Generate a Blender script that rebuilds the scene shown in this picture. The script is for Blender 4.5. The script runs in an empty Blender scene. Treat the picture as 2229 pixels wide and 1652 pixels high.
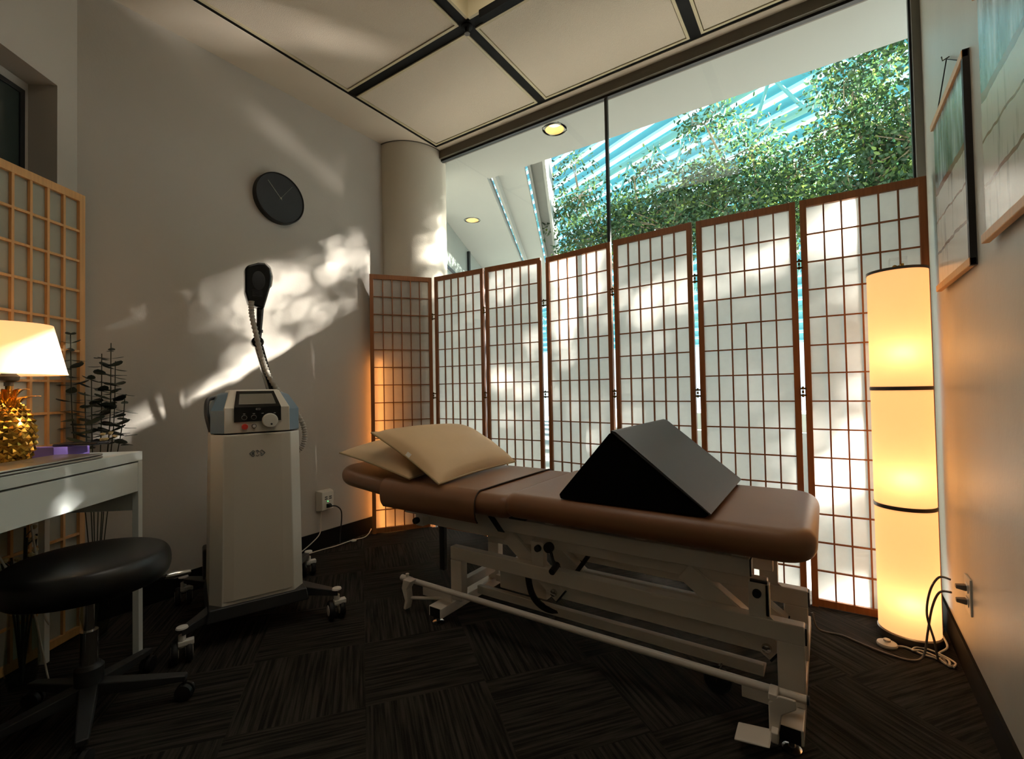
import bpy, math, random
from mathutils import Vector, Matrix
R_ = math.radians
C = bpy.context.scene.collection
rnd = random.Random(7)

# ------------------------------------------------------------------ materials
def srgb(h):
    h = h.lstrip('#'); o = []
    for i in (0, 2, 4):
        c = int(h[i:i+2], 16) / 255
        o.append(c / 12.92 if c <= .04045 else ((c + .055) / 1.055) ** 2.4)
    return (*o, 1)

def new_mat(name):
    m = bpy.data.materials.new(name); m.use_nodes = True
    nt = m.node_tree; nt.nodes.clear()
    out = nt.nodes.new('ShaderNodeOutputMaterial')
    return m, nt, out

def N(nt, kind, **kw):
    n = nt.nodes.new(kind)
    for k, v in kw.items():
        if k.startswith('i_'):
            n.inputs[k[2:].replace('_', ' ')].default_value = v
        else:
            setattr(n, k, v)
    return n

def pbr(name, col, rough=.5, metal=0, bump=0, bscale=200, var=0, vscale=8, coat=0, spec=.5, stretch=None):
    """plain material with optional fine bump and a colour variation"""
    m, nt, out = new_mat(name)
    b = N(nt, 'ShaderNodeBsdfPrincipled')
    b.inputs['Base Color'].default_value = col
    b.inputs['Roughness'].default_value = rough
    b.inputs['Metallic'].default_value = metal
    b.inputs['Coat Weight'].default_value = coat
    b.inputs['Specular IOR Level'].default_value = spec
    nt.links.new(b.outputs[0], out.inputs[0])
    tc = N(nt, 'ShaderNodeTexCoord')
    src = tc.outputs['Object']
    if stretch:
        mp = N(nt, 'ShaderNodeMapping'); mp.inputs['Scale'].default_value = stretch
        nt.links.new(src, mp.inputs[0]); src = mp.outputs[0]
    if var:
        n = N(nt, 'ShaderNodeTexNoise'); n.inputs['Scale'].default_value = vscale; n.inputs['Detail'].default_value = 5
        nt.links.new(src, n.inputs['Vector'])
        hs = N(nt, 'ShaderNodeMixRGB', blend_type='MULTIPLY'); hs.inputs[0].default_value = 1
        hs.inputs[1].default_value = col
        mr = N(nt, 'ShaderNodeMapRange'); mr.inputs['From Min'].default_value = .3; mr.inputs['From Max'].default_value = .7
        mr.inputs['To Min'].default_value = 1 - var; mr.inputs['To Max'].default_value = 1 + var
        nt.links.new(n.outputs[0], mr.inputs[0]); nt.links.new(mr.outputs[0], hs.inputs[2])
        nt.links.new(hs.outputs[0], b.inputs['Base Color'])
    if bump:
        n2 = N(nt, 'ShaderNodeTexNoise'); n2.inputs['Scale'].default_value = bscale; n2.inputs['Detail'].default_value = 3
        nt.links.new(tc.outputs['Object'], n2.inputs['Vector'])
        bp = N(nt, 'ShaderNodeBump'); bp.inputs['Strength'].default_value = bump; bp.inputs['Distance'].default_value = .002
        nt.links.new(n2.outputs[0], bp.inputs['Height']); nt.links.new(bp.outputs[0], b.inputs['Normal'])
    return m

def wood(name, col, dark=.35):
    m, nt, out = new_mat(name)
    b = N(nt, 'ShaderNodeBsdfPrincipled'); b.inputs['Roughness'].default_value = .45
    tc = N(nt, 'ShaderNodeTexCoord'); mp = N(nt, 'ShaderNodeMapping'); mp.inputs['Scale'].default_value = (60, 60, 3)
    n = N(nt, 'ShaderNodeTexNoise'); n.inputs['Scale'].default_value = 1.5; n.inputs['Detail'].default_value = 6
    cr = N(nt, 'ShaderNodeValToRGB')
    cr.color_ramp.elements[0].position = .3; cr.color_ramp.elements[0].color = tuple(c * (1 - dark) for c in col[:3]) + (1,)
    cr.color_ramp.elements[1].position = .7; cr.color_ramp.elements[1].color = col
    for a, c in ((tc.outputs['Object'], mp.inputs[0]), (mp.outputs[0], n.inputs['Vector']), (n.outputs[0], cr.inputs[0]),
                 (cr.outputs[0], b.inputs['Base Color']), (b.outputs[0], out.inputs[0])):
        nt.links.new(a, c)
    return m

def paper(name, col, trans=.6, rough_noise=.04):
    m, nt, out = new_mat(name)
    d = N(nt, 'ShaderNodeBsdfDiffuse'); t = N(nt, 'ShaderNodeBsdfTranslucent')
    tc = N(nt, 'ShaderNodeTexCoord'); n = N(nt, 'ShaderNodeTexNoise'); n.inputs['Scale'].default_value = 40; n.inputs['Detail'].default_value = 6
    mr = N(nt, 'ShaderNodeMapRange'); mr.inputs['To Min'].default_value = 1 - rough_noise * 2; mr.inputs['To Max'].default_value = 1
    mu = N(nt, 'ShaderNodeMixRGB', blend_type='MULTIPLY'); mu.inputs[0].default_value = 1; mu.inputs[1].default_value = col
    nt.links.new(tc.outputs['Object'], n.inputs['Vector']); nt.links.new(n.outputs[0], mr.inputs[0]); nt.links.new(mr.outputs[0], mu.inputs[2])
    nt.links.new(mu.outputs[0], d.inputs[0]); nt.links.new(mu.outputs[0], t.inputs[0])
    mx = N(nt, 'ShaderNodeMixShader'); mx.inputs[0].default_value = trans
    nt.links.new(d.outputs[0], mx.inputs[1]); nt.links.new(t.outputs[0], mx.inputs[2]); nt.links.new(mx.outputs[0], out.inputs[0])
    return m

def glass(name, tint=(1, 1, 1, 1), refl=1.0):
    """thin pane: straight-through transmission plus a Fresnel reflection"""
    m, nt, out = new_mat(name)
    t = N(nt, 'ShaderNodeBsdfTransparent'); t.inputs[0].default_value = tint
    g = N(nt, 'ShaderNodeBsdfGlossy'); g.inputs['Roughness'].default_value = .0
    f = N(nt, 'ShaderNodeFresnel'); f.inputs[0].default_value = 1.45
    mu = N(nt, 'ShaderNodeMath', operation='MULTIPLY'); mu.inputs[1].default_value = refl
    mx = N(nt, 'ShaderNodeMixShader')
    ge = N(nt, 'ShaderNodeNewGeometry'); fm = N(nt, 'ShaderNodeMath', operation='SUBTRACT'); fm.inputs[0].default_value = 1
    f2 = N(nt, 'ShaderNodeMath', operation='MULTIPLY')
    nt.links.new(ge.outputs['Backfacing'], fm.inputs[1]); nt.links.new(f.outputs[0], f2.inputs[0]); nt.links.new(fm.outputs[0], f2.inputs[1])
    nt.links.new(f2.outputs[0], mu.inputs[0]); nt.links.new(mu.outputs[0], mx.inputs[0])
    nt.links.new(t.outputs[0], mx.inputs[1]); nt.links.new(g.outputs[0], mx.inputs[2]); nt.links.new(mx.outputs[0], out.inputs[0])
    return m

def emit(name, col, s):
    m, nt, out = new_mat(name)
    e = N(nt, 'ShaderNodeEmission'); e.inputs[0].default_value = col; e.inputs[1].default_value = s
    nt.links.new(e.outputs[0], out.inputs[0]); return m

def lit_shade(name, col, glow, strength):
    """fabric or paper lamp shade: lets the bulb shine through and glows faintly itself"""
    m = paper(name, col, .65, .03); nt = m.node_tree
    out = [n for n in nt.nodes if n.type == 'OUTPUT_MATERIAL'][0]
    mx = out.inputs[0].links[0].from_node
    e = N(nt, 'ShaderNodeEmission'); e.inputs[0].default_value = glow; e.inputs[1].default_value = strength
    a = N(nt, 'ShaderNodeAddShader'); nt.links.new(mx.outputs[0], a.inputs[0]); nt.links.new(e.outputs[0], a.inputs[1])
    nt.links.new(a.outputs[0], out.inputs[0]); return m

def carpet_mat():
    m, nt, out = new_mat('carpet_tiles')
    b = N(nt, 'ShaderNodeBsdfPrincipled'); b.inputs['Roughness'].default_value = .95; b.inputs['Specular IOR Level'].default_value = .1
    tc = N(nt, 'ShaderNodeTexCoord')
    rot = N(nt, 'ShaderNodeMapping'); rot.inputs['Rotation'].default_value = (0, 0, R_(38))
    nt.links.new(tc.outputs['Object'], rot.inputs[0])
    ch = N(nt, 'ShaderNodeTexChecker'); ch.inputs['Scale'].default_value = 2.6
    nt.links.new(rot.outputs[0], ch.inputs['Vector'])
    outs = []
    for sc in ((3.5, 95, 1), (95, 3.5, 1)):
        mp = N(nt, 'ShaderNodeMapping'); mp.inputs['Scale'].default_value = sc
        n = N(nt, 'ShaderNodeTexNoise'); n.inputs['Scale'].default_value = 1; n.inputs['Detail'].default_value = 4; n.inputs['Roughness'].default_value = .6
        nt.links.new(rot.outputs[0], mp.inputs[0]); nt.links.new(mp.outputs[0], n.inputs['Vector']); outs.append(n.outputs[0])
    mx = N(nt, 'ShaderNodeMix'); nt.links.new(ch.outputs['Fac'], mx.inputs[0])
    nt.links.new(outs[0], mx.inputs[2]); nt.links.new(outs[1], mx.inputs[3])
    cr = N(nt, 'ShaderNodeValToRGB')
    cr.color_ramp.elements[0].position = .40; cr.color_ramp.elements[0].color = (.010, .009, .0075, 1)
    cr.color_ramp.elements[1].position = .62; cr.color_ramp.elements[1].color = (.040, .035, .028, 1)
    nt.links.new(mx.outputs[0], cr.inputs[0])
    big = N(nt, 'ShaderNodeTexNoise'); big.inputs['Scale'].default_value = 260; nt.links.new(tc.outputs['Object'], big.inputs['Vector'])
    bp = N(nt, 'ShaderNodeBump'); bp.inputs['Strength'].default_value = .5; bp.inputs['Distance'].default_value = .003
    nt.links.new(big.outputs[0], bp.inputs['Height']); nt.links.new(bp.outputs[0], b.inputs['Normal'])
    nt.links.new(cr.outputs[0], b.inputs['Base Color']); nt.links.new(b.outputs[0], out.inputs[0])
    return m

def scroll_art(name, seed):
    """loose painting of pale tree trunks over white ground, in object space (z up the sheet)"""
    m, nt, out = new_mat(name)
    b = N(nt, 'ShaderNodeBsdfPrincipled'); b.inputs['Roughness'].default_value = .25; b.inputs['Specular IOR Level'].default_value = .6
    tc = N(nt, 'ShaderNodeTexCoord'); sep = N(nt, 'ShaderNodeSeparateXYZ'); nt.links.new(tc.outputs['Object'], sep.inputs[0])
    mp = N(nt, 'ShaderNodeMapping'); mp.inputs['Scale'].default_value = (1, 26, 4); mp.inputs['Location'].default_value = (seed, seed, seed)
    n = N(nt, 'ShaderNodeTexNoise'); n.inputs['Scale'].default_value = 1; n.inputs['Detail'].default_value = 5
    nt.links.new(tc.outputs['Object'], mp.inputs[0]); nt.links.new(mp.outputs[0], n.inputs['Vector'])
    up = N(nt, 'ShaderNodeValToRGB')
    e = up.color_ramp.elements
    e[0].position = .32; e[0].color = srgb('#3f4d49'); e[1].position = .5; e[1].color = srgb('#7f9290')
    e.new(.6).color = srgb('#a9c3cd'); e.new(.72).color = srgb('#d5e2e4')
    nt.links.new(n.outputs[0], up.inputs[0])
    lo = N(nt, 'ShaderNodeValToRGB'); e = lo.color_ramp.elements
    e[0].position = .3; e[0].color = srgb('#8d8d88'); e[1].position = .45; e[1].color = srgb('#d9dbd5')
    nt.links.new(n.outputs[0], lo.inputs[0])
    # height zones
    wob = N(nt, 'ShaderNodeTexNoise'); wob.inputs['Scale'].default_value = 9; nt.links.new(tc.outputs['Object'], wob.inputs['Vector'])
    ad = N(nt, 'ShaderNodeMath', operation='MULTIPLY_ADD'); ad.inputs[1].default_value = .03
    nt.links.new(wob.outputs[0], ad.inputs[0]); nt.links.new(sep.outputs['Z'], ad.inputs[2])
    z = N(nt, 'ShaderNodeValToRGB'); z.color_ramp.interpolation = 'CONSTANT'; e = z.color_ramp.elements
    mr = N(nt, 'ShaderNodeMapRange'); mr.inputs['From Min'].default_value = 0; mr.inputs['From Max'].default_value = .62
    nt.links.new(ad.outputs[0], mr.inputs[0]); nt.links.new(mr.outputs[0], z.inputs[0])
    W = (1, 1, 1, 1); K = (0, 0, 0, 1)
    e[0].position = 0; e[0].color = K; e[1].position = .22; e[1].color = W
    for p, c in ((.235, K), (.40, W), (.412, K), (.56, W), (.60, K)):
        e.new(p).color = c
    top = N(nt, 'ShaderNodeMath', operation='GREATER_THAN'); top.inputs[1].default_value = .60
    nt.links.new(mr.outputs[0], top.inputs[0])
    m1 = N(nt, 'ShaderNodeMixRGB'); nt.links.new(top.outputs[0], m1.inputs[0]); nt.links.new(lo.outputs[0], m1.inputs[1]); nt.links.new(up.outputs[0], m1.inputs[2])
    m2 = N(nt, 'ShaderNodeMixRGB'); m2.inputs[2].default_value = srgb('#8a6a5a')
    nt.links.new(z.outputs[0], m2.inputs[0]); nt.links.new(m1.outputs[0], m2.inputs[1])
    nt.links.new(m2.outputs[0], b.inputs['Base Color']); nt.links.new(b.outputs[0], out.inputs[0])
    return m

def leaf_mat(name, c1, c2):
    m, nt, out = new_mat(name)
    d = N(nt, 'ShaderNodeBsdfPrincipled'); d.inputs['Roughness'].default_value = .4
    t = N(nt, 'ShaderNodeBsdfTranslucent')
    g = N(nt, 'ShaderNodeNewGeometry')
    cr = N(nt, 'ShaderNodeValToRGB'); cr.color_ramp.elements[0].color = c1; cr.color_ramp.elements[1].color = c2
    cr.color_ramp.elements.new(.75).color = tuple(a*.8 + b_*.2 for a, b_ in zip(c1, c2))
    nt.links.new(g.outputs['Random Per Island'], cr.inputs[0])
    nt.links.new(cr.outputs[0], d.inputs['Base Color']); nt.links.new(cr.outputs[0], t.inputs[0])
    mx = N(nt, 'ShaderNodeMixShader'); mx.inputs[0].default_value = .4
    nt.links.new(d.outputs[0], mx.inputs[1]); nt.links.new(t.outputs[0], mx.inputs[2]); nt.links.new(mx.outputs[0], out.inputs[0])
    return m

M = dict(
    wall=pbr('wall_paint', srgb('#b2aba0'), .75, bump=.25, bscale=90, var=.02, vscale=3),
    wall_r=pbr('scuffed_wall_paint', srgb('#b5b2a6'), .42, bump=.25, bscale=60, var=.06, vscale=5, stretch=(1, 1, .25)),
    ceil=pbr('ceiling_plaster', srgb('#d6cab8'), .9, bump=.2, bscale=60),
    tile=pbr('acoustic_panel', srgb('#d2c6b4'), .95, bump=.8, bscale=350, var=.04, vscale=300),
    cream=pbr('cream_metal', srgb('#c3b795'), .5),
    black=pbr('black_metal', srgb('#0b0a08'), .7, spec=.15),
    bronze=pbr('bronze_frame', srgb('#5f584b'), .45),
    greyframe=pbr('grey_frame', srgb('#77766e'), .5),
    gasket=pbr('black_gasket', srgb('#08080a'), .4),
    base=pbr('rubber_baseboard', srgb('#0d0b09'), .8, spec=.15),
    carpet=carpet_mat(),
    column=pbr('column_plaster', srgb('#c8c0b0'), .85, bump=.3, bscale=120),
    glass=glass('window_glass'),
    wood=wood('backlit_honey_wood', srgb('#9a5f31')),  # window screen wood, backlit darkness put into its colour
    pine=wood('lamplit_pine_wood', srgb('#d9a468'), .2),  # same screen wood with lamplight put into the tone; scroll bars share it
    paper=paper('shoji_paper', (.90, .89, .86, 1), .64),
    paper2=paper('shoji_paper_grey', srgb('#c9c8ba'), .35),  # greyer and less translucent than the window screen paper
    brass=pbr('brass_hinge', srgb('#6b5020'), .35, 1),
    vinyl=pbr('brown_vinyl', srgb('#80583a'), .42, bump=.12, bscale=500, var=.05),
    vinyld=pbr('brown_vinyl_underside', srgb('#3a2a20'), .7),
    steelw=pbr('white_powder_coat', srgb('#d8cfc3'), .38, bump=.05, bscale=400),
    rubber=pbr('black_rubber', srgb('#0c0c0c'), .6),
    chrome=pbr('chrome', srgb('#c8c8c8'), .15, 1),
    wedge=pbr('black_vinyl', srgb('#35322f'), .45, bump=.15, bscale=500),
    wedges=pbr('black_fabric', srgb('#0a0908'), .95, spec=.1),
    pillow=pbr('beige_vinyl', srgb('#d6b68c'), .5, bump=.15, bscale=60, var=.04, vscale=6),
    seam=pbr('beige_piping', srgb('#ab9168'), .5),
    tag=pbr('white_tag', srgb('#e6e2da'), .6),
    silver=pbr('silver_plastic', srgb('#d0c8b9'), .42, bump=.04, bscale=500),
    silver2=pbr('pale_silver_plastic', srgb('#d8d4c9'), .42),
    blue=pbr('blue_grey_plastic', srgb('#5f7687'), .4),
    blackgl=pbr('glossy_black_panel', srgb('#050505'), .12),
    screen=pbr('dark_glass_screen', srgb('#8e8b82'), .08, .6),
    red=pbr('red_button', srgb('#e0483a'), .4),
    logo=pbr('logo_grey', srgb('#48565e'), .5),
    white=pbr('white_plastic', srgb('#d8d6cf'), .4),
    desk=pbr('white_laminate', srgb('#e4ebe8'), .3),
    deskin=pbr('grey_fibreboard', srgb('#8d8982'), .7),
    laptop=pbr('laptop_aluminium', srgb('#b4b0a9'), .3, .7),
    purple=pbr('purple_card', srgb('#5c4488'), .6),
    phone=pbr('black_phone', srgb('#101013'), .25),
    gold=pbr('gold_metal', srgb('#c08f3a'), .18, 1),
    leather=pbr('black_leatherette', srgb('#0d0d0d'), .38, bump=.1, bscale=300),
    darkbase=pbr('charcoal_plastic', srgb('#2b2c2d'), .5),
    hose=pbr('grey_corrugated_hose', srgb('#9d978c'), .4),
    cordw=pbr('white_cord', srgb('#cfc8b8'), .5),
    cordg=pbr('grey_cord', srgb('#6d655a'), .5),
    clockf=pbr('black_clock', srgb('#12110f'), .6),
    tick=pbr('clock_marks', srgb('#8d8a7c'), .4),
    cap=pbr('dark_metal_band', srgb('#4c4640'), .4, .6),
    outw=pbr('outlet_plastic', srgb('#cfcabd'), .45),
    led=emit('green_led', (.1, 1, .2, 1), 2),
    teal=pbr('teal_paint', srgb('#3f8289'), .5),
    tealp=pbr('teal_steel', srgb('#5f9a92'), .5),
    bluebar=pbr('pale_blue_glazing_bar', srgb('#9fdcf2'), .4),
    soffit=pbr('white_soffit', srgb('#9fa39d'), .9),
    outfl=pbr('atrium_paving', (.26, .25, .23, 1), .8, var=.06),
    greywall=pbr('grey_glazed_wall', srgb('#7f8983'), .3),
    bark=pbr('fig_bark', srgb('#8d7f68'), .9, var=.2, vscale=30),
    leaf=leaf_mat('fig_leaves', (.018, .062, .030, 1), (.17, .27, .05, 1)),
    euca=leaf_mat('eucalyptus_leaves', srgb('#35403a'), srgb('#66705a')),
    stem=pbr('dark_stem', srgb('#2f3326'), .7),
    blossom=pbr('cream_blossom', srgb('#c9b98a'), .8),
    darkglass=pbr('dark_window_glass', srgb('#2b3431'), .12),
    vase=glass('vase_glass', (.8, .85, .83, 1)),
    bulb=emit('warm_bulb', (1, .62, .25, 1), 9),
    rope=emit('orange_rope_light', (1, .36, .08, 1), 15),
)

# ------------------------------------------------------------------ mesh helpers
class MB:
    def __init__(s): s.v = []; s.f = []
    def add(s, vs, fs):
        o = len(s.v); s.v += [Vector(p) for p in vs]; s.f += [tuple(i + o for i in f) for f in fs]; return s
    def box(s, c, d, rot=None):
        hx, hy, hz = d[0]/2, d[1]/2, d[2]/2
        vs = [Vector((x, y, z)) for x in (-hx, hx) for y in (-hy, hy) for z in (-hz, hz)]
        if rot is not None: vs = [rot @ p for p in vs]
        c = Vector(c)
        return s.add([p + c for p in vs], [(0, 1, 3, 2), (4, 6, 7, 5), (0, 4, 5, 1), (2, 3, 7, 6), (0, 2, 6, 4), (1, 5, 7, 3)])
    def bb(s, x0, x1, y0, y1, z0, z1):
        return s.box(((x0+x1)/2, (y0+y1)/2, (z0+z1)/2), (abs(x1-x0), abs(y1-y0), abs(z1-z0)))
    def beam(s, a, b, w, h, up=(0, 0, 1)):
        a, b = Vector(a), Vector(b); d = b - a; L = d.length; d.normalize(); up = Vector(up)
        x = d.cross(up)
        if x.length < 1e-4: x = d.cross(Vector((1, 0, 0)))
        x.normalize(); z = x.cross(d).normalized()
        m = Matrix((x, d, z)).transposed()
        return s.box((a + b) / 2, (w, L, h), m)
    def tube(s, pts, r, n=10, caps=True):
        pts = [Vector(p) for p in pts]; rs = r if isinstance(r, (list, tuple)) else [r] * len(pts)
        t0 = (pts[1] - pts[0]).normalized()
        up = Vector((0, 0, 1)) if abs(t0.z) < .9 else Vector((1, 0, 0))
        x = t0.cross(up).normalized(); vs = []; fs = []
        for i, p in enumerate(pts):
            t = (pts[min(i+1, len(pts)-1)] - pts[max(i-1, 0)]).normalized()
            x = (x - t * x.dot(t)).normalized(); y = t.cross(x)
            vs += [p + (x * math.cos(a) + y * math.sin(a)) * rs[i] for a in [2*math.pi*k/n for k in range(n)]]
        for i in range(len(pts) - 1):
            for k in range(n):
                a = i*n + k; b = i*n + (k+1) % n
                fs.append((a, b, b + n, a + n))
        if caps:
            fs.append(tuple(range(n))[::-1]); fs.append(tuple((len(pts)-1)*n + k for k in range(n)))
        return s.add(vs, fs)
    def lathe(s, prof, n=32, c=(0, 0, 0), axis='Z', caps=True):
        vs = []; fs = []; c = Vector(c)
        for r, z in prof:
            for k in range(n):
                a = 2*math.pi*k/n; p = (r*math.cos(a), r*math.sin(a), z)
                if axis == 'X': p = (p[2], p[0], p[1])
                elif axis == 'Y': p = (p[0], p[2], p[1])
                vs.append(Vector(p) + c)
        m = len(prof)
        for i in range(m - 1):
            for k in range(n):
                a = i*n + k; b = i*n + (k+1) % n
                fs.append((a, b, b + n, a + n))
        if caps:
            fs.append(tuple(range(n))[::-1]); fs.append(tuple((m-1)*n + k for k in range(n)))
        return s.add(vs, fs)
    def loft(s, rings, caps=True):
        n = len(rings[0]); vs = [p for r in rings for p in r]; fs = []
        for i in range(len(rings) - 1):
            for k in range(n):
                a = i*n + k; b = i*n + (k+1) % n
                fs.append((a, b, b + n, a + n))
        if caps:
            fs.append(tuple(range(n))[::-1]); fs.append(tuple((len(rings)-1)*n + k for k in range(n)))
        return s.add(vs, fs)
    def prism(s, poly, y0, y1):
        """polygon in XZ extruded along Y"""
        return s.loft([[(x, y0, z) for x, z in poly], [(x, y1, z) for x, z in poly]])
    def vprism(s, poly, z0, z1):
        return s.loft([[(x, y, z0) for x, y in poly], [(x, y, z1) for x, y in poly]])
    def build(s, name, mat, parent=None, off=None, bevel=0, ang=35, kind=None, label=None):
        me = bpy.data.meshes.new(name)
        o = bpy.data.objects.new(name, me)
        d = Vector((0, 0, 0))
        if off is not None: d = -Vector(off)
        elif parent is None and s.v:
            xs = [v.x for v in s.v]; ys = [v.y for v in s.v]; zs = [v.z for v in s.v]
            org = Vector(((min(xs)+max(xs))/2, (min(ys)+max(ys))/2, min(zs))); d = -org; o.location = org
        me.from_pydata([tuple(v + d) for v in s.v], [], s.f)
        me.update()
        import bmesh
        bm = bmesh.new(); bm.from_mesh(me); bmesh.ops.recalc_face_normals(bm, faces=bm.faces)
        bm.to_mesh(me); bm.free()
        me.polygons.foreach_set('use_smooth', [True] * len(me.polygons))
        me.set_sharp_from_angle(angle=R_(ang))
        if mat: me.materials.append(mat)
        C.objects.link(o)
        if parent is not None: o.parent = parent
        if bevel:
            b = o.modifiers.new('bevel', 'BEVEL'); b.width = bevel; b.segments = 2; b.limit_method = 'ANGLE'; b.angle_limit = R_(40)
            b.harden_normals = True
        if kind: o['kind'] = kind
        if label: o['label'] = label
        return o

def thing(name, label, cat, loc=(0, 0, 0), rz=0, group=None):
    o = bpy.data.objects.new(name, None); C.objects.link(o); o.location = loc; o.rotation_euler = (0, 0, rz)
    o.empty_display_size = .05
    o['label'] = label; o['category'] = cat
    if group: o['group'] = group
    return o
def tag(o, label, cat, group=None):
    o['label'] = label; o['category'] = cat
    if group: o['group'] = group
    return o
def dup(root, loc, rz, label=None, group=None):
    r = root.copy(); C.objects.link(r); r.location = loc; r.rotation_euler = (0, 0, rz)
    if label: r['label'] = label
    if group: r['group'] = group
    for ch in list(root.children):
        c = ch.copy(); C.objects.link(c); c.parent = r
        for g in list(ch.children):
            d = g.copy(); C.objects.link(d); d.parent = c
    return r
def struct(name, mb, mat, bevel=0, parent=None, off=None):
    o = mb.build(name, mat, parent, off=off if off is not None else (0, 0, 0), bevel=bevel)
    if parent is None: o['kind'] = 'structure'
    return o
def rrect(cx, cy, hx, hy, rc, n=6, rcs=None):
    """rounded rectangle outline; rcs = radii of corners (+x+y, -x+y, -x-y, +x-y)"""
    rcs = rcs or [rc]*4; out = []
    for (sx, sy, a0), r in zip(((1, 1, 0), (-1, 1, 90), (-1, -1, 180), (1, -1, 270)), rcs):
        r = max(r, .0005)
        for k in range(n + 1):
            a = R_(a0 + 90*k/n)
            out.append((cx + sx*(hx - r) + r*math.cos(a), cy + sy*(hy - r) + r*math.sin(a)))
    return out
def slab(mb, cx, cy, hx, hy, z0, z1, rc, re, rcs=None, n=6, m=6, tilt=None, top=None):
    """upholstered slab: rounded plan and rounded edges"""
    rings = []
    lv = [(re*(1 - math.cos(R_(90*k/m))), z0 + re*(1 - math.sin(R_(90*k/m)))) for k in range(m, -1, -1)]
    lv = [(re*(1 - math.cos(R_(90*(1-k/m)))) if 0 else re*(1 - math.sin(R_(90*k/m))), z0 + re*(1 - math.cos(R_(90*k/m)))) for k in range(m + 1)]
    lv += [(i, z1 - (z - z0)) for i, z in lv[::-1]]
    for inset, z in lv:
        rr = [max(r - inset, .002) for r in (rcs or [rc]*4)]
        ring = [Vector((x, y, z)) for x, y in rrect(cx, cy, hx - inset, hy - inset, 0, n, rr)]
        if tilt: ring = [tilt(p) for p in ring]
        rings.append(ring)
    return mb.loft(rings)
def catmull(pts, k=8):
    pts = [Vector(p) for p in pts]; P = [pts[0]] + pts + [pts[-1]]; out = []
    for i in range(1, len(P) - 2):
        for j in range(k):
            t = j / k; a, b, c, d = P[i-1], P[i], P[i+1], P[i+2]
            out.append(.5*((2*b) + (c - a)*t + (2*a - 5*b + 4*c - d)*t*t + (3*b - a - 3*c + d)*t**3))
    out.append(pts[-1]); return out

CEIL = 2.8
XL = -2.66
# ------------------------------------------------------------------ room shell
WD = Vector((.64, -.77, 0)); WN = Vector((.77, .64, 0))       # angled left wall: along, inward normal
WC = Vector((XL, .604, 0))
WE = WC + WD * 2.34
def xr(y): return .376 - .0202 * (2.48 - y)
YB = -1.2
room = [(WC.x, WC.y), (WE.x, WE.y), (.31, YB), (xr(2.6), 2.6), (XL, 2.6)]
fl = MB().vprism([(XL - .2, -1.4), (.7, -1.4), (.7, 2.62), (XL - .2, 2.62)], -.1, 0)
struct('floor', fl, M['carpet'])
struct('wall_left', MB().bb(XL - .15, XL, .5, 2.7, 0, 3.1), M['wall'])
# angled wall with a recessed interior window
aw = MB()
def ap(t, d, z): p = WC + WD*t - WN*d; return (p.x, p.y, z)
def apan(t0, t1, z0, z1, d0=0, d1=.30, mb=None):
    (mb or aw).loft([[ap(t0, d0, z0), ap(t1, d0, z0), ap(t1, d1, z0), ap(t0, d1, z0)], [ap(t0, d0, z1), ap(t1, d0, z1), ap(t1, d1, z1), ap(t0, d1, z1)]])
T0, T1, OZ = .098, 1.5, 2.27
apan(-.10, T0, 0, 3.1); apan(T1, 2.5, 0, 3.1); apan(T0, T1, OZ, 3.1); apan(T0, T1, 0, .9)
w = struct('wall_back_left', aw, M['wall'])
inner = MB(); apan(T0, T1, .9, OZ, .11, .30, inner)
win = struct('window_2', inner, M['wall'])
fr = MB(); a0, a1, z0, z1 = T0 + .03, T1 - .03, 1.0, 2.225
apan(a0, a0 + .02, z0, z1, .095, .11, fr); apan(a1 - .02, a1, z0, z1, .095, .11, fr); apan(a0, a1, z1 - .02, z1, .095, .11, fr); apan(a0, a1, z0, z0 + .02, .095, .11, fr)
fr.build('window_frame', M['gasket'], win)
pn = MB(); apan(a0 + .02, a1 - .02, z0 + .02, z1 - .02, .100, .108, pn); pn.build('window_pane', M['darkglass'], win)
struct('wall_back', MB().bb(WE.x - .3, .5, YB - .15, YB, 0, 3.1), M['wall'])
struct('wall_right', MB().vprism([(xr(2.62), 2.62), (xr(YB - .1), YB - .1), (xr(YB) + .2, YB - .1), (xr(2.62) + .2, 2.62)], 0, 3.1), M['wall_r'])
struct('baseboard_left', MB().bb(XL, XL + .008, .63, 2.27, 0, .105), M['base'])
struct('baseboard_right', MB().vprism([(xr(2.6), 2.6), (xr(YB), YB), (xr(YB) - .008, YB), (xr(2.6) - .008, 2.6)], 0, .10), M['base'])
bl = MB(); apan(.03, 2.3, 0, .105, -.008, 0, bl); struct('baseboard_back', bl, M['base'])
# column in the window corner
col = MB().lathe([(.28, 0), (.28, CEIL)], 64, (XL, 2.56, 0))
struct('column', col, M['column'])
struct('trim_3', MB().lathe([(.287, CEIL - .004), (.287, CEIL)], 64, (XL, 2.56, 0)), M['bronze'])
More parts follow.
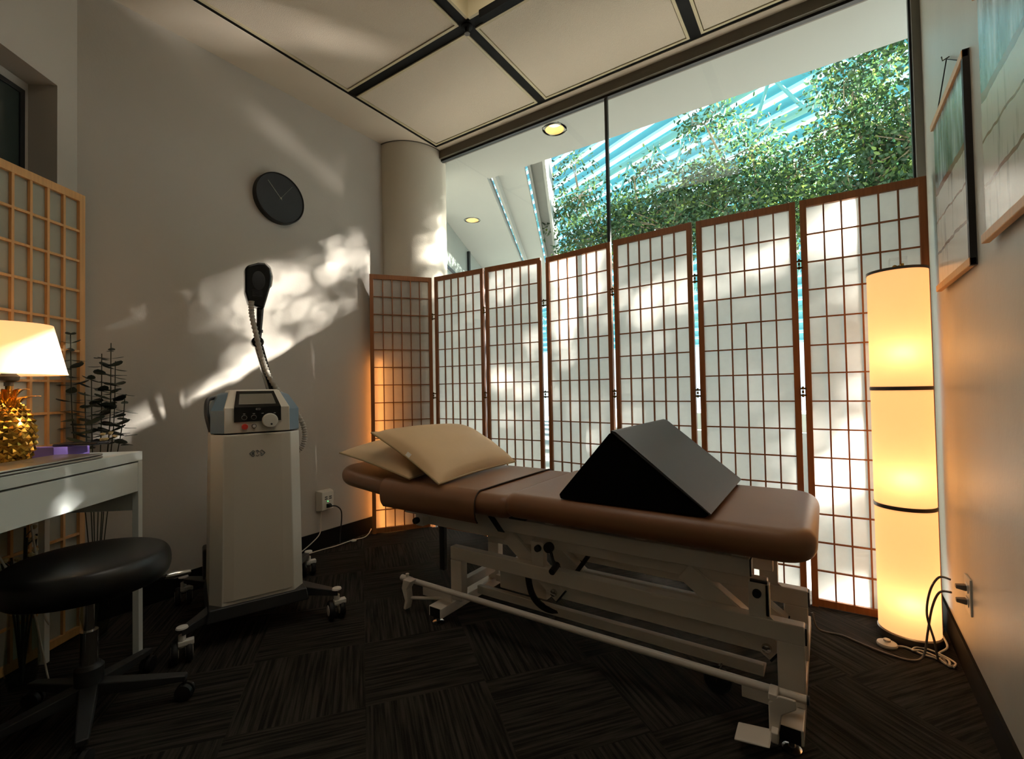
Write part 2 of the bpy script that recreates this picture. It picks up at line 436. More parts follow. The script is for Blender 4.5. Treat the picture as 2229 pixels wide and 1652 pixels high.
# ceiling: plaster margins, black grid, acoustic panels, one raised coffer
GX = [-2.36, -1.44, -.51, .42]; GY = [2.54, 1.79, .29, -1.21]
ce = MB()
ce.bb(XL - .2, GX[0] - .012, -1.4, 2.62, CEIL, CEIL + .04)
ce.bb(GX[0] - .012, .7, GY[0] + .012, 2.62, CEIL, CEIL + .04)
ceil = struct('ceiling', ce, M['ceil'])
grid = MB()
for i, x in enumerate(GX):
    hw = .014 if i == 0 else .028
    grid.bb(x - hw, x + hw, -1.4, GY[0] + .012, CEIL + .004, CEIL + .05)
for i, y in enumerate(GY):
    hw = .014 if i == 0 else .03
    grid.bb(GX[0], .7, y - hw, y + hw, CEIL + .0045, CEIL + .0505)
grid.build('ceiling_grid', M['black'], ceil)
def panel(x0, x1, y0, y1):
    b = MB()
    for q in ((x0, x1, y0, y0 + .014), (x0, x1, y1 - .014, y1), (x0, x0 + .014, y0 + .014, y1 - .014), (x1 - .014, x1, y0 + .014, y1 - .014)):
        b.bb(*q, CEIL - .002, CEIL + .04)
    bo = b.build('panel_border', M['cream'], ceil)
    MB().bb(x0 + .018, x1 - .018, y0 + .018, y1 - .018, CEIL + .002, CEIL + .04).build('ceiling_panel', M['tile'], ceil)
    MB().bb(x0 + .010, x1 - .010, y0 + .010, y1 - .010, CEIL + .02, CEIL + .045).build('shadow_gap', M['black'], ceil)
for i in range(3):
    for j in range(3):
        if (i, j) == (1, 1): continue
        x0 = GX[i] + (.014 if i == 0 else .028); x1 = GX[i+1] - .028
        y1 = GY[j] - (.014 if j == 0 else .03); y0 = GY[j+1] + .03
        panel(x0, x1, y0, y1)
cof = MB(); x0, x1, y0, y1 = GX[1] + .028, GX[2] - .028, GY[2] + .03, GY[1] - .03
for q in ((x0, x1, y0, y0 + .014), (x0, x1, y1 - .014, y1), (x0, x0 + .014, y0, y1), (x1 - .014, x1, y0, y1)):
    cof.bb(*q, CEIL - .002, CEIL + .22)
cof.bb(x0, x1, y0, y1, CEIL + .21, CEIL + .25)
cof.build('ceiling_coffer', M['cream'], ceil)
struct('roof', MB().bb(XL - .2, .7, -1.4, 2.62, CEIL + .26, CEIL + .3), M['black'])
tr = MB(); tr.bb(-1.33, -.55, 1.745, 1.785, CEIL - .035, CEIL + .004)
tag(tr.build('ceiling_track', M['black']), 'short black lighting track fixed along the black ceiling grid bar', 'lighting track')
sp = thing('ceiling_sprinkler', 'small metal sprinkler head where the black ceiling bars cross', 'sprinkler', (-1.44, 1.79, CEIL - .03))
MB().lathe([(.028, .034), (.028, .028), (.012, .024), (.010, .004), (.016, .0)], 20).build('body', M['black'], sp)
MB().lathe([(.014, -.006), (.014, -.003)], 20).build('deflector', M['cap'], sp)

# window wall: head, jambs, glass
GYW = 2.64
struct('trim_1', MB().bb(-2.52, .41, 2.60, 2.68, 2.742, CEIL).bb(-2.52, .41, 2.60, 2.68, CEIL, 3.1), M['bronze'])
struct('trim_2', MB().bb(-2.50, -2.445, 2.60, 2.68, 0, 2.742).bb(.350, .381, 2.60, 2.68, 0, 2.742).bb(.381, .6, 2.60, 2.68, 0, 3.1).bb(-2.66, -2.5, 2.66, 2.7, 0, 3.1), M['greyframe'])
w1 = struct('window_1', MB().bb(-2.445, -2.437, 2.625, 2.65, 0, 2.742).bb(.342, .350, 2.622, 2.65, 0, 2.742).bb(-2.445, .35, 2.622, 2.65, 2.728, 2.742)
            .bb(-1.063, -1.045, 2.630, 2.65, 0, 2.728), M['gasket'])
MB().bb(-2.437, -1.062, GYW, GYW + .006, 0, 2.728).build('window_pane', M['glass'], w1)
MB().bb(-1.046, .342, GYW, GYW + .006, 0, 2.728).build('window_pane', M['glass'], w1)

# ------------------------------------------------------------------ outside: soffit, atrium roof, trees
SD = Vector((-.449, .893, 0))
def sp_(x, y, t=0): return (x + SD.x*t, y + SD.y*t)
so = MB()
so.bb(-1.46 + .0, 3.5, 2.66, 3.17, CEIL, CEIL + .1).bb(-2.66, -1.592, 2.66, 3.17, CEIL, CEIL + .1).bb(-1.592, -1.46, 2.66, 2.789, CEIL, CEIL + .1).bb(-1.592, -1.46, 2.921, 3.17, CEIL, CEIL + .1)
so.vprism([(-2.66, 2.66), (-2.66, 3.17), (-8, 3.17), (-8, 2.66)], CEIL, CEIL + .1)
so.vprism([(-2.36, 3.17), sp_(-2.36, 3.17, .713), (-8, 3.807), (-8, 3.17)], CEIL, CEIL + .1)
so.vprism([sp_(-2.36, 3.17, .713), sp_(-2.36, 3.17, .857), (-3.02, 3.935), (-3.02, 3.807)], CEIL, CEIL + .1)
so.vprism([(-3.154, 3.807), (-3.154, 3.935), (-8, 3.935), (-8, 3.807)], CEIL, CEIL + .1)
so.vprism([sp_(-2.36, 3.17, .857), sp_(-2.36, 3.17, 7), (-8, 9.4), (-8, 3.935)], CEIL, CEIL + .1)
so.vprism([(-8, 2.62), (-2.66, 2.62), (-2.66, 2.7), (-8, 2.7)], 0, 2.8)
struct('ceiling_outside', so, M['soffit'])
st = MB()
for k, (xa, xb) in enumerate(((-2.30, -2.02), (-1.98, -1.84))):
    z = CEIL + .14 + k*.22
    st.vprism([(xa, 3.18), (xb, 3.18), sp_(xb, 3.18, 7), sp_(xa, 3.18, 7)], z, z + .05)
    st.vprism([(xa - .03, 3.18), (xa, 3.18), sp_(xa, 3.18, 7), sp_(xa - .03, 3.18, 7)], z - .1, z + .4)
st.vprism([(-1.84, 3.18), (-1.81, 3.18), sp_(-1.81, 3.18, 7), sp_(-1.84, 3.18, 7)], CEIL + .16, CEIL + 1.0)
st.vprism([(-2.36, 3.17), (3.5, 3.17), (3.5, 3.2), (-2.36, 3.2)], CEIL + .0, CEIL + 1.0)
struct('wall_outside', st, M['soffit'])
gw = MB(); g0 = Vector((-3.19, 3.46, 0)); g1 = g0 + SD*5
gwo = struct('wall_far', MB().vprism([(g0.x - .0, g0.y), (g1.x, g1.y), (g1.x - .1, g1.y - .05), (g0.x - .3, g0.y - .4)], 0, 2.795), M['greywall'])
gb = MB()
gb.beam((g0.x + .01, g0.y - .1, 2.77), (g1.x + .01, g1.y, 2.77), .03, .05)
for t in (1.3, 2.3, 3.3): p = g0 + SD*t; gb.beam((p.x + .02, p.y, .1), (p.x + .02, p.y, 2.76), .03, .03)
for z in (2.3, 1.9): gb.beam((g0.x + .01, g0.y, z), (g1.x + .01, g1.y, z), .02, .03)
gb.build('mullion', M['gasket'], gwo)
struct('ground', MB().bb(-9, 9, 2.62, 22, -.2, -.1), M['outfl'])
# sun-catching planter wall under the trees
struct('wall_planter', MB().bb(-2.0, 7, 4.7, 4.8, -.1, .55).bb(-2.0, 7, 7.6, 7.7, -.1, .55), M['soffit'])
# atrium roof: long bars rising over the building, with tubular trusses
D1 = Vector((-.857, .515, .06)).normalized(); Q = Vector((-.30, -.52, .80)).normalized()
B0 = Vector((4.5, 13.0, 2.0))
rf = MB(); rb = MB()
for k in range(38):
    p = B0 + Q*(k*.36)
    a, b = p - D1*.5, p + D1*22
    rf.beam(a, b, .22, .06, up=Q.cross(D1))
    rb.beam(a - Vector((0, 0, .16)) + Q*.02, b - Vector((0, 0, .16)) + Q*.02, .05, .05)
roof = tag(rf.build('atrium_roof', M['teal']), 'teal slatted atrium roof sloping up beyond the window', 'roof')
o = rb.build('glazing_bar', M['bluebar'], roof, off=roof.location)
def truss(k0, label):
    t = MB(); base = B0 + Q*(k0*.52) - Q.cross(D1).normalized()*0 + Vector((0, -.9, -.5))
    a, b = base + D1*.5, base + D1*20; up = Vector((.1, -.25, -1.1))
    t.tube([a, b], .10, 10); t.tube([a + up, b + up], .08, 10)
    n = 18
    for i in range(n):
        u = a + (b - a)*(i/n); v = a + (b - a)*((i + .5)/n) + up; w = a + (b - a)*((i + 1)/n)
        t.tube([u, v], .035, 6); t.tube([v, w], .035, 6)
    return tag(t.build('roof_truss', M['tealp']), label, 'truss', 'tubular trusses under the atrium roof')
truss(5, 'lower green tubular truss crossing under the slatted teal roof')
truss(13, 'upper green tubular truss close to the soffit edge')

def leaf(mb, p, d, L, w, rnd_):
    d = d.normalized(); s = d.cross(Vector((rnd_.uniform(-1, 1), rnd_.uniform(-1, 1), rnd_.uniform(.2, 1)))).normalized()
    nrm = s.cross(d) * (L*.12)
    mb.add([p, p + d*L*.35 + s*w*.5 - nrm, p + d*L*.75 + s*w*.38 - nrm*.4, p + d*L, p + d*L*.75 - s*w*.38 - nrm*.4, p + d*L*.35 - s*w*.5 - nrm, p + d*L*.5],
           [(0, 1, 6), (1, 2, 6), (2, 3, 6), (3, 4, 6), (4, 5, 6), (5, 0, 6)])
def tree(name, label, base, blobs, n, seed, L=.075):
    """fig tree: trunk forking to every foliage blob (centre, radii, weight)"""
    r = random.Random(seed)
    root = thing(name, label, 'tree', base, 0, 'fig trees in the atrium')
    b = Vector(base); tk = MB(); fo = MB()
    fork = Vector((base[0], base[1], 1.6))
    tk.tube([b, b + Vector((.05, .03, .8)), fork], [.09, .075, .06], 10)
    tw = sum(x[2] for x in blobs)
    for c, rad, wgt in blobs:
        c = Vector(c); rad = Vector(rad)
        mid = fork.lerp(c, .5) + Vector((r.uniform(-.2, .2), r.uniform(-.2, .2), .1))
        tk.tube(catmull([fork, mid, c], 5), [.035 - .0025*i for i in range(11)], 6)
        cnt = int(n*wgt/tw); tips = []
        for i in range(max(6, cnt//26)):
            u = Vector((r.gauss(0, 1), r.gauss(0, 1), r.gauss(0, 1))).normalized()*r.random()**.45
            q = c + Vector((u.x*rad.x, u.y*rad.y, u.z*rad.z)); tips.append(q)
            if i % 3: continue
            s0 = c.lerp(q, .15)
            tk.tube([s0, s0.lerp(q, .5) + Vector((r.uniform(-.05, .05),)*3), q], [.009, .006, .003], 4)
        for i in range(cnt):
            q = r.choice(tips); p = q + Vector((r.gauss(0, .075), r.gauss(0, .075), r.gauss(-.01, .07)))
            d = (p - q) + Vector((r.uniform(-.08, .08), r.uniform(-.08, .08), r.uniform(-.12, .03)))
            leaf(fo, p, d, L*r.uniform(.7, 1.25), L*.48, r)
    tk.build('trunk', M['bark'], root, off=base); fo.build('foliage', M['leaf'], root, off=base, ang=80)
tree('fig_tree', 'leafy fig tree behind the window mullion, reaching left over the screens', (-1.7, 5.6, -.05),
     [((-2.6, 5.5, 3.5), (.38, .4, .5), .9), ((-2.1, 5.4, 2.85), (.7, .5, .38), 2.5), ((-1.75, 5.7, 3.12), (.6, .5, .28), 1.9), ((-1.4, 5.4, 2.75), (.6, .5, .42), 2.4), ((-2.75, 5.6, 3.0), (.3, .4, .3), .6), ((-1.3, 5.6, 3.3), (.4, .4, .22), .9), ((-1.9, 5.6, 3.6), (.35, .3, .2), .22)], 9500, 3, .055)
tree('fig_tree', 'dense fig tree in the middle of the window with a bare pale trunk', (-.75, 5.8, -.05),
     [((-.95, 5.6, 3.2), (.5, .5, .35), 1.9), ((-.6, 5.7, 3.6), (.42, .4, .3), .8), ((-.75, 5.5, 2.8), (.65, .5, .4), 2.6), ((-1.05, 5.6, 3.95), (.35, .3, .25), .5), ((-.2, 5.7, 3.2), (.5, .5, .4), 2.2), ((-.25, 5.6, 2.75), (.5, .5, .35), 2.0)], 9000, 5, .055)
tree('fig_tree', 'fig tree filling the right end of the window beside the wall', (.75, 5.6, -.05),
     [((.3, 5.5, 3.5), (.5, .5, .4), 2.0), ((.75, 5.4, 3.1), (.5, .5, .45), 2.4), ((.35, 5.5, 2.8), (.5, .5, .35), 2.0), ((.25, 5.6, 3.98), (.38, .4, .25), .9), ((1.1, 5.5, 2.5), (.35, .4, .35), .8)], 7000, 9, .055)
# unseen tree added between sun and window, clumps shaped to break up sunlight
tree('fig_tree', 'unseen fig tree added beyond the right wall, foliage shaped to dapple the sunlight', (2.7, 6.4, -.05),
     [((0.70, 5.6, 4.32), (0.31, .25, 0.120), 1.30),
      ((1.34, 5.6, 4.36), (0.38, .25, 0.120), 1.50),
      ((1.99, 5.6, 4.36), (0.34, .25, 0.140), 1.30),
      ((0.82, 5.6, 4.02), (0.09, .25, 0.070), 0.15),
      ((1.00, 5.6, 3.90), (0.14, .25, 0.050), 0.20),
      ((1.24, 5.6, 4.02), (0.14, .25, 0.050), 0.23),
      ((1.45, 5.6, 3.88), (0.16, .25, 0.045), 0.23),
      ((1.34, 5.6, 3.70), (0.11, .25, 0.030), 0.11),
      ((0.91, 5.6, 3.68), (0.12, .25, 0.030), 0.12),
      ((1.14, 5.6, 3.80), (0.06, .25, 0.040), 0.07),
      ((1.99, 5.6, 3.98), (0.16, .25, 0.170), 1.00),
      ((2.57, 5.6, 4.05), (0.12, .25, 0.100), 0.50),
      ((0.48, 5.6, 3.00), (0.24, .25, 0.450), 0.98),
      ((0.98, 5.6, 2.60), (0.28, .25, 0.500), 1.50),
      ((1.42, 5.6, 3.25), (0.24, .25, 0.160), 0.75),
      ((0.84, 5.6, 3.35), (0.18, .25, 0.120), 0.60),
      ((1.56, 5.6, 2.40), (0.26, .25, 0.350), 1.12),
      ((2.03, 5.6, 2.95), (0.26, .25, 0.380), 1.20),
      ((2.42, 5.6, 2.50), (0.28, .25, 0.400), 1.12),
      ((1.85, 5.6, 2.00), (0.31, .25, 0.300), 0.90),
      ((2.86, 5.6, 3.10), (0.31, .25, 0.400), 1.12),
      ((2.15, 5.6, 3.97), (.30, .25, .17), 3.20), ((2.50, 5.6, 3.98), (.22, .25, .22), 2.00), ((2.95, 5.6, 3.72), (.16, .25, .10), 1.20), ((3.25, 5.6, 3.95), (.2, .25, .1), 1.00), ((2.45, 5.6, 3.62), (.22, .25, .07), 1.20),
      ((1.05, 5.6, 2.15), (.3, .25, .2), 0.90), ((1.60, 5.6, 2.15), (.28, .25, .22), 0.98), ((2.20, 5.6, 2.20), (.3, .25, .25), 1.05), ((2.80, 5.6, 2.40), (.3, .25, .4), 1.35), ((3.20, 5.6, 3.00), (.3, .25, .4), 1.20), ((2.60, 5.6, 3.05), (.28, .25, .3), 1.12), ((3.20, 5.6, 2.10), (.25, .25, .2), 0.60)], 27000, 21, .07)

# ------------------------------------------------------------------ downlights
def downlight(loc, label, power=6):
    t = thing('downlight', label, 'ceiling light', loc, 0, None)
    MB().lathe([(.085, -.004), (.085, 0), (.066, 0), (.066, -.004)], 36, caps=False).build('trim_ring', M['soffit'], t)
    MB().lathe([(.066, -.002), (.062, .06), (.058, .06), (.058, .065), (.066, .065), (.067, -.002)], 36, caps=False).build('can', M['cream'], t)
    MB().lathe([(.045, .038), (.05, .05), (.03, .058)], 24).build('bulb', M['bulb'], t)
    l = bpy.data.lights.new('downlight_lamp', 'SPOT'); l.energy = power; l.color = (1, .7, .4); l.spot_size = R_(110); l.spot_blend = .6; l.shadow_soft_size = .04
    lo = bpy.data.objects.new('lamp', l); C.objects.link(lo); lo.parent = t; lo.location = (0, 0, -.01)
    return t
downlight((-1.526, 2.855, CEIL), 'lit round downlight in the white soffit, nearer the room glass', 3)
downlight((-3.087, 3.871, CEIL), 'small lit downlight far left in the white soffit, above the neighbouring glass wall', 3)
downlight((.016, 1.37, CEIL - .003), 'round ceiling downlight inside the room, the one further from the right wall', 4)
downlight((.30, 1.37, CEIL - .003), 'round ceiling downlight inside the room, close beside the right wall', 4)

# ------------------------------------------------------------------ shoji screens
PW, PH = .43, 1.8
def shoji_panel(parent, loc, rz, woodm, paperm, w, gap=None, ph=PH, mw=.006):
    ST, TR, BR, TH = .025, .033, .036, .019
    e = MB()
    e.bb(0, ST, -TH/2, TH/2, 0, ph).bb(w - ST, w, -TH/2, TH/2, 0, ph)
    e.bb(ST, w - ST, -TH/2, TH/2, ph - TR, ph).bb(ST, w - ST, -TH/2, TH/2, 0.004, BR)
    f = e.build('panel', woodm, parent, off=(0, 0, 0), bevel=.0015); f.location = loc; f.rotation_euler = (0, 0, rz)
    la = MB(); iw = w - 2*ST; ih = ph - TR - BR
    rows = 14; cols = 6
    for i in range(1, cols):
        x = ST + iw*i/cols
        if gap and i == gap[0]:
            za = BR + ih*(rows - gap[1] - 1)/rows; zb = BR + ih*(rows - gap[1])/rows
            la.bb(x - mw/2, x + mw/2, -.008, .003, BR, za).bb(x - mw/2, x + mw/2, -.008, .003, zb, ph - TR)
        else:
            la.bb(x - mw/2, x + mw/2, -.008, .003, BR, ph - TR)
    for j in range(1, rows):
        z = BR + ih*j/rows
        la.bb(ST, w - ST, -.0075, .0025, z - mw/2, z + mw/2)
    la.build('lattice', woodm, f)
    MB().bb(ST - .003, w - ST + .003, .004, .005, BR - .003, ph - TR + .003).build('paper', paperm, f)
    return f
SC = [((-2.611, 2.116), (-2.355, 2.465)), ((-2.323, 2.467), (-1.894, 2.485)), ((-1.876, 2.483), (-1.456, 2.506)), ((-1.431, 2.530), (-.981, 2.475)),
      ((-.961, 2.465), (-.534, 2.429)), ((-.514, 2.436), (-.090, 2.446)), ((-.074, 2.448), (.357, 2.459))]
scr = thing('folding_screen', 'backlit-toned honey wood folding shoji screen with seven paper panels, zigzagging in front of the window', 'folding screen', (-1.1, 2.45, 0))
for i, ((xa, ya), (xb, yb)) in enumerate(SC):
    d = math.hypot(xb - xa, yb - ya)
    shoji_panel(scr, (xa + 1.1, ya - 2.45, 0), math.atan2(yb - ya, xb - xa), M['wood'], M['paper'], d, gap=(3, 3) if i == 5 else None)
hg = 0
for i in range(6):
    (_, a), (b, _) = SC[i], SC[i+1]
    m = ((a[0] + b[0])/2 + 1.1, (a[1] + b[1])/2 - 2.45)
    for z in (1.49, .92, .35):
        h = MB()
        for k in range(3): h.lathe([(.0045, 0), (.0045, .014)], 10, (m[0], m[1] - .011, z + k*.0165))
        dx = abs(b[0] - a[0])/2 + .006
        h.bb(m[0] - dx, m[0] + dx, m[1] - .010, m[1] - .007, z + .004, z + .012).bb(m[0] - dx, m[0] + dx, m[1] - .010, m[1] - .007, z + .034, z + .042)
        h.build('hinge', M['brass'], scr)
s2 = thing('folding_screen', 'lamplit-toned pale pine shoji screen panel against the back left wall, behind the desk', 'folding screen', (-2.60, .61, 0))
PD = Vector((.56, -.83, 0)).normalized()
pa = Vector((0, 0, 0)) + PD*.44
shoji_panel(s2, tuple(pa), math.atan2(-PD.y, -PD.x) , M['pine'], M['paper2'], .44, ph=1.837, mw=.0095)

# ------------------------------------------------------------------ treatment table
TO = (-.72, 1.78, 0)
tt = thing('treatment_table', 'brown vinyl treatment table on a white steel height-adjustable frame', 'treatment table', TO)
V = M['vinyl']
YN, YF = 1.435, 2.06; YC = (YN + YF)/2; HY = (YF - YN)/2
slab_leg = slab(MB(), (-1.03 - .028)/2, YC, (1.03 - .028)/2, HY, .492, .585, .05, .040, [.09, .05, .05, .09], n=8, m=8)
slab_leg.build('leg_cushion', V, tt, off=TO, ang=60)
slab(MB(), (-1.705 - 1.00)/2, YC, (1.705 - 1.00)/2, HY, .482, .572, .05, .040, n=8, m=8).build('back_cushion', V, tt, off=TO, ang=60)
ta = R_(5)
def htilt(p):
    x = p.x + 1.70; z = p.z - .49
    return Vector((-1.70 + x*math.cos(ta) + z*math.sin(ta)*0 , p.y, .49 + z*math.cos(ta) - x*math.sin(ta)))
slab(MB(), (-2.125 - 1.70)/2, YC, (2.125 - 1.70)/2, HY - .01, .487, .565, .05, .036, [.05, .17, .17, .05], n=10, m=8, tilt=htilt).build('head_cushion', V, tt, off=TO, ang=60)
# cover sleeve over the back section
cv = MB(); prof = []
for k in range(0, 13):
    a = R_(200 - 120*k/12) if 0 else 0
pr = [(YN + .012, .452), (YN - .002, .478), (YN - .005, .525), (YN + .004, .556), (YN + .028, .5745), (YN + .07, .5775), (YC, .5785), (YF - .07, .5775), (YF - .028, .5745), (YF - .004, .556), (YF + .005, .525), (YF + .002, .478), (YF - .012, .452)]
pr = [(p.x, p.y) for p in catmull([(a, b, 0) for a, b in pr], 4)]
ins = [(YC + (a - YC)*.993, b - .003) for a, b in pr]
x0, x1 = -1.712, -1.155
cv.loft([[(x0, a, b) for a, b in pr] + [(x0, a, b) for a, b in ins[::-1]], [(x1, a, b) for a, b in pr] + [(x1, a, b) for a, b in ins[::-1]]])
cv.build('cover_sleeve', V, tt, off=TO, ang=50)
MB().tube([(x1, a, b) for a, b in pr], .0028, 6).build('sleeve_hem', M['vinyld'], tt, off=TO)
W = M['steelw']
# base frame
for x0, x1 in ((-1.415, -1.345), (-.135, -.07)):
    MB().bb(x0, x1, 1.435, 2.16, .030, .072).build('floor_bar', W, tt, off=TO, bevel=.003)
for x0, x1 in ((-1.408, -1.352), (-.128, -.077)):
    b = MB().bb(x0, x1, 1.4335, 1.437, .032, .07); b.build('end_cap', M['rubber'], tt, off=TO)
for yn in (1.53, 1.80):
    b = MB()
    b.bb(-1.375, -1.313, yn, yn + .04, .072, .245).bb(-.135, -.067, yn, yn + .04, .072, .247)
    b.bb(-1.375, -.065, yn, yn + .04, .245, .300)
    b.build('side_frame', W, tt, off=TO, bevel=.004)
    MB().bb(-.0655, -.061, yn + .003, yn + .037, .249, .296).build('end_cap', M['rubber'], tt, off=TO)
    # upright plate on the foot end, with its black knob
    b = MB().prism([(-.205, .30), (-.205, .402), (-.168, .402), (-.152, .398), (-.150, .31), (-.14, .30)], yn + .002, yn + .008)
    b.bb(-.162, -.150, yn + .002, yn + .03, .305, .398)
    b.build('upright_plate', W, tt, off=TO, bevel=.002)
    MB().bb(-.200, -.155, yn + .001, yn + .012, .399, .405).build('end_cap', M['rubber'], tt, off=TO)
    MB().lathe([(.011, -.010), (.012, -.004), (.012, .003)], 20, (-.182, yn, .369), 'Y').build('knob', M['rubber'], tt, off=TO)
    b = MB().bb(-.960, -.905, yn + .002, yn + .030, .295, .392); b.build('upright_plate', W, tt, off=TO, bevel=.002)
    MB().lathe([(.012, -.012), (.013, -.004), (.013, .003)], 20, (-.926, yn, .370), 'Y').build('knob', M['rubber'], tt, off=TO)
    MB().lathe([(.018, -.018), (.020, -.008), (.018, .003)], 20, (-.874, yn - .002, .384), 'Y').build('knob', M['rubber'], tt, off=TO)
    # top rail carrying the cushions
    b = MB().bb(-1.66 if yn < 1.7 else -1.6, -.20, yn + .005, yn + .045, .408, .463)
    b.build('top_rail', W, tt, off=TO, bevel=.004)
    MB().bb(-.2005, -.196, yn + .008, yn + .042, .411, .460).build('end_cap', M['rubber'], tt, off=TO)
    MB().bb(-1.6645, -1.66, yn + .006, yn + .044, .410, .461).build('end_cap', M['rubber'], tt, off=TO)
    # middle rail, moving arms
    sy = yn + .055 if yn < 1.7 else yn - .035
    b = MB().bb(-1.60, -.16, sy, sy + .03, .355, .392)
    b.build('middle_rail', W, tt, off=TO, bevel=.003)
    b = MB().bb(-.93, -.15, sy, sy + .03, .172, .222); b.build('lower_rail', W, tt, off=TO, bevel=.003)
    for (xa, za, xb, zb) in ((-1.10, .375, -.86, .185), (-.40, .375, -.14, .185)):
        b = MB().beam((xa, sy - .006, za), (xb, sy - .006, zb), .008, .062, up=(1, 0, 0)); b.beam((xa, sy + .034, za), (xb, sy + .034, zb), .008, .062, up=(1, 0, 0))
        v = Vector((zb - za, 0, xa - xb)).normalized()*.031
        b.beam(Vector((xa, sy + .014, za)) - v, Vector((xb, sy + .014, zb)) - v, .040, .006, up=(1, 0, 1))
        b.build('lift_arm', W, tt, off=TO, bevel=.002)
        bb_ = MB().lathe([(.004, -.013), (.012, -.011), (.014, -.004), (.014, .0)], 18, (xb - .025, sy - .012, zb + .010), 'Y')
        bb_.build('bolt', M['chrome'], tt, off=TO)
        d = (Vector((xb, 0, zb)) - Vector((xa, 0, za))).normalized(); e = Vector((xb, sy + .014, zb)) + d*.003
        MB().beam(e - v, e + v, .006, .05, up=(0, 1, 0)).build('end_cap', M['rubber'], tt, off=TO)
b = MB().box((-1.565, 1.555, .385), (.045, .045, .052)); b.build('rail_block', W, tt, off=TO, bevel=.004)
MB().lathe([(.013, -.02), (.015, -.01), (.013, .003)], 20, (-1.572, 1.53, .385), 'Y').build('knob', M['rubber'], tt, off=TO)
# crossbars
for x, z in ((-1.30, .43), (-.95, .43), (-.62, .43), (-.27, .43)): MB().bb(x, x + .05, 1.58, 1.80, z, z + .03).build('crossbar', W, tt, off=TO, bevel=.002)
for q in ((-1.36, -1.33, 1.57, 1.80, .11, .15), (-.12, -.09, 1.57, 1.80, .11, .15), (-1.08, -1.04, 1.60, 1.80, .345, .375), (-.36, -.32, 1.60, 1.80, .345, .375), (-.90, -.86, 1.60, 1.80, .175, .205), (-.19, -.16, 1.60, 1.80, .175, .205)):
    MB().bb(*q).build('crossbar', W, tt, off=TO, bevel=.002)
for x in (-.9, -.25, -.55): MB().bb(x, x + .04, 1.54, 1.95, .463, .49).build('cushion_bracket', W, tt, off=TO, bevel=.002)
b = MB().bb(-1.30, -.18, 1.62, 1.64, .085, .115).bb(-1.30, -.18, 1.76, 1.78, .085, .115).bb(-1.30, -.18, 1.62, 1.70, .080, .086)
b.build('base_tray', W, tt, off=TO, bevel=.002)
b = MB().lathe([(.022, 0), (.022, .20)], 20, (-1.02, 1.72, .16), 'X').lathe([(.010, 0), (.010, .22)], 14, (-.85, 1.72, .175), 'X'); b.build('lift_motor', M['darkbase'], tt, off=TO)
MB().bb(-1.22, -.98, 1.68, 1.77, .10, .19).build('motor_housing', W, tt, off=TO, bevel=.006)
# foot control bar along the near side with its pedals
bz, by = .133, 1.475
MB().tube([(-1.60, by, bz), (-.062, by, bz)], .0115, 16).build('foot_bar', W, tt, off=TO)
MB().tube([(-.0635, by, bz), (-.057, by, bz)], .0118, 16).build('end_cap', M['rubber'], tt, off=TO)
b = MB()
b.prism([(-1.565, .150), (-1.545, .150), (-1.515, .150), (-1.545, .11), (-1.540, .06), (-1.552, .02), (-1.565, .022), (-1.556, .06), (-1.575, .11)], by - .045, by - .010)
b.build('foot_pedal', W, tt, off=TO, bevel=.003)
MB().tube([(-1.55, by - .02, .065), (-1.39, by + .04, .075)], .007, 10).build('pedal_rod', W, tt, off=TO)
MB().tube([(-1.62, by, bz), (-1.56, by, bz)], .0135, 14).lathe([(.008, 0), (.008, .012)], 12, (-1.585, by, bz + .012)).build('bar_clamp', W, tt, off=TO)
b = MB()
b.prism([(-.125, .150), (-.085, .150), (-.085, .125), (-.118, .10), (-.128, .04), (-.150, .04), (-.150, .125)], by - .050, by - .042)
b.bb(-.150, -.128, by - .05, by + .0, .13, .15)
b.box((-.185, by - .075, .040), (.085, .075, .008), Matrix.Rotation(R_(-8), 3, 'Y'))
b.box((-.135, by - .06, .05), (.018, .03, .03))
b.build('foot_pedal', W, tt, off=TO, bevel=.004)
b = MB().bb(-.225, -.12, by + .02, by + .026, .075, .125); b.build('mounting_plate', W, tt, off=TO, bevel=.002)
b = MB().bb(-1.52, -1.35, by + .03, by + .036, .065, .125); b.build('mounting_plate', W, tt, off=TO, bevel=.002)
# castors and feet
for (x, y) in ((-1.38, 1.455), (-1.38, 2.14), (-.10, 1.455), (-.10, 2.14)):
    MB().lathe([(.024, 0), (.024, .006), (.008, .010), (.006, .032)], 20, (x, y, 0)).build('levelling_foot', M['chrome'], tt, off=TO)
for (x, y) in ((-.31, 1.60), (-.31, 1.98), (-1.17, 1.98)):
    w_ = MB().lathe([(.012, -.014), (.038, -.012), (.042, -.004), (.042, .004), (.038, .012), (.012, .014)], 28, (x, y, .042), 'Y').build('castor_wheel', M['darkbase'], tt, off=TO)
    MB().tube([(x - TO[0], y - TO[1] - .02, .042), (x - TO[0] + .01, y - TO[1] - .02, .083), (x - TO[0] + .01, y - TO[1] + .02, .083), (x - TO[0], y - TO[1] + .02, .042)], .004, 8).build('fork', M['chrome'], w_)
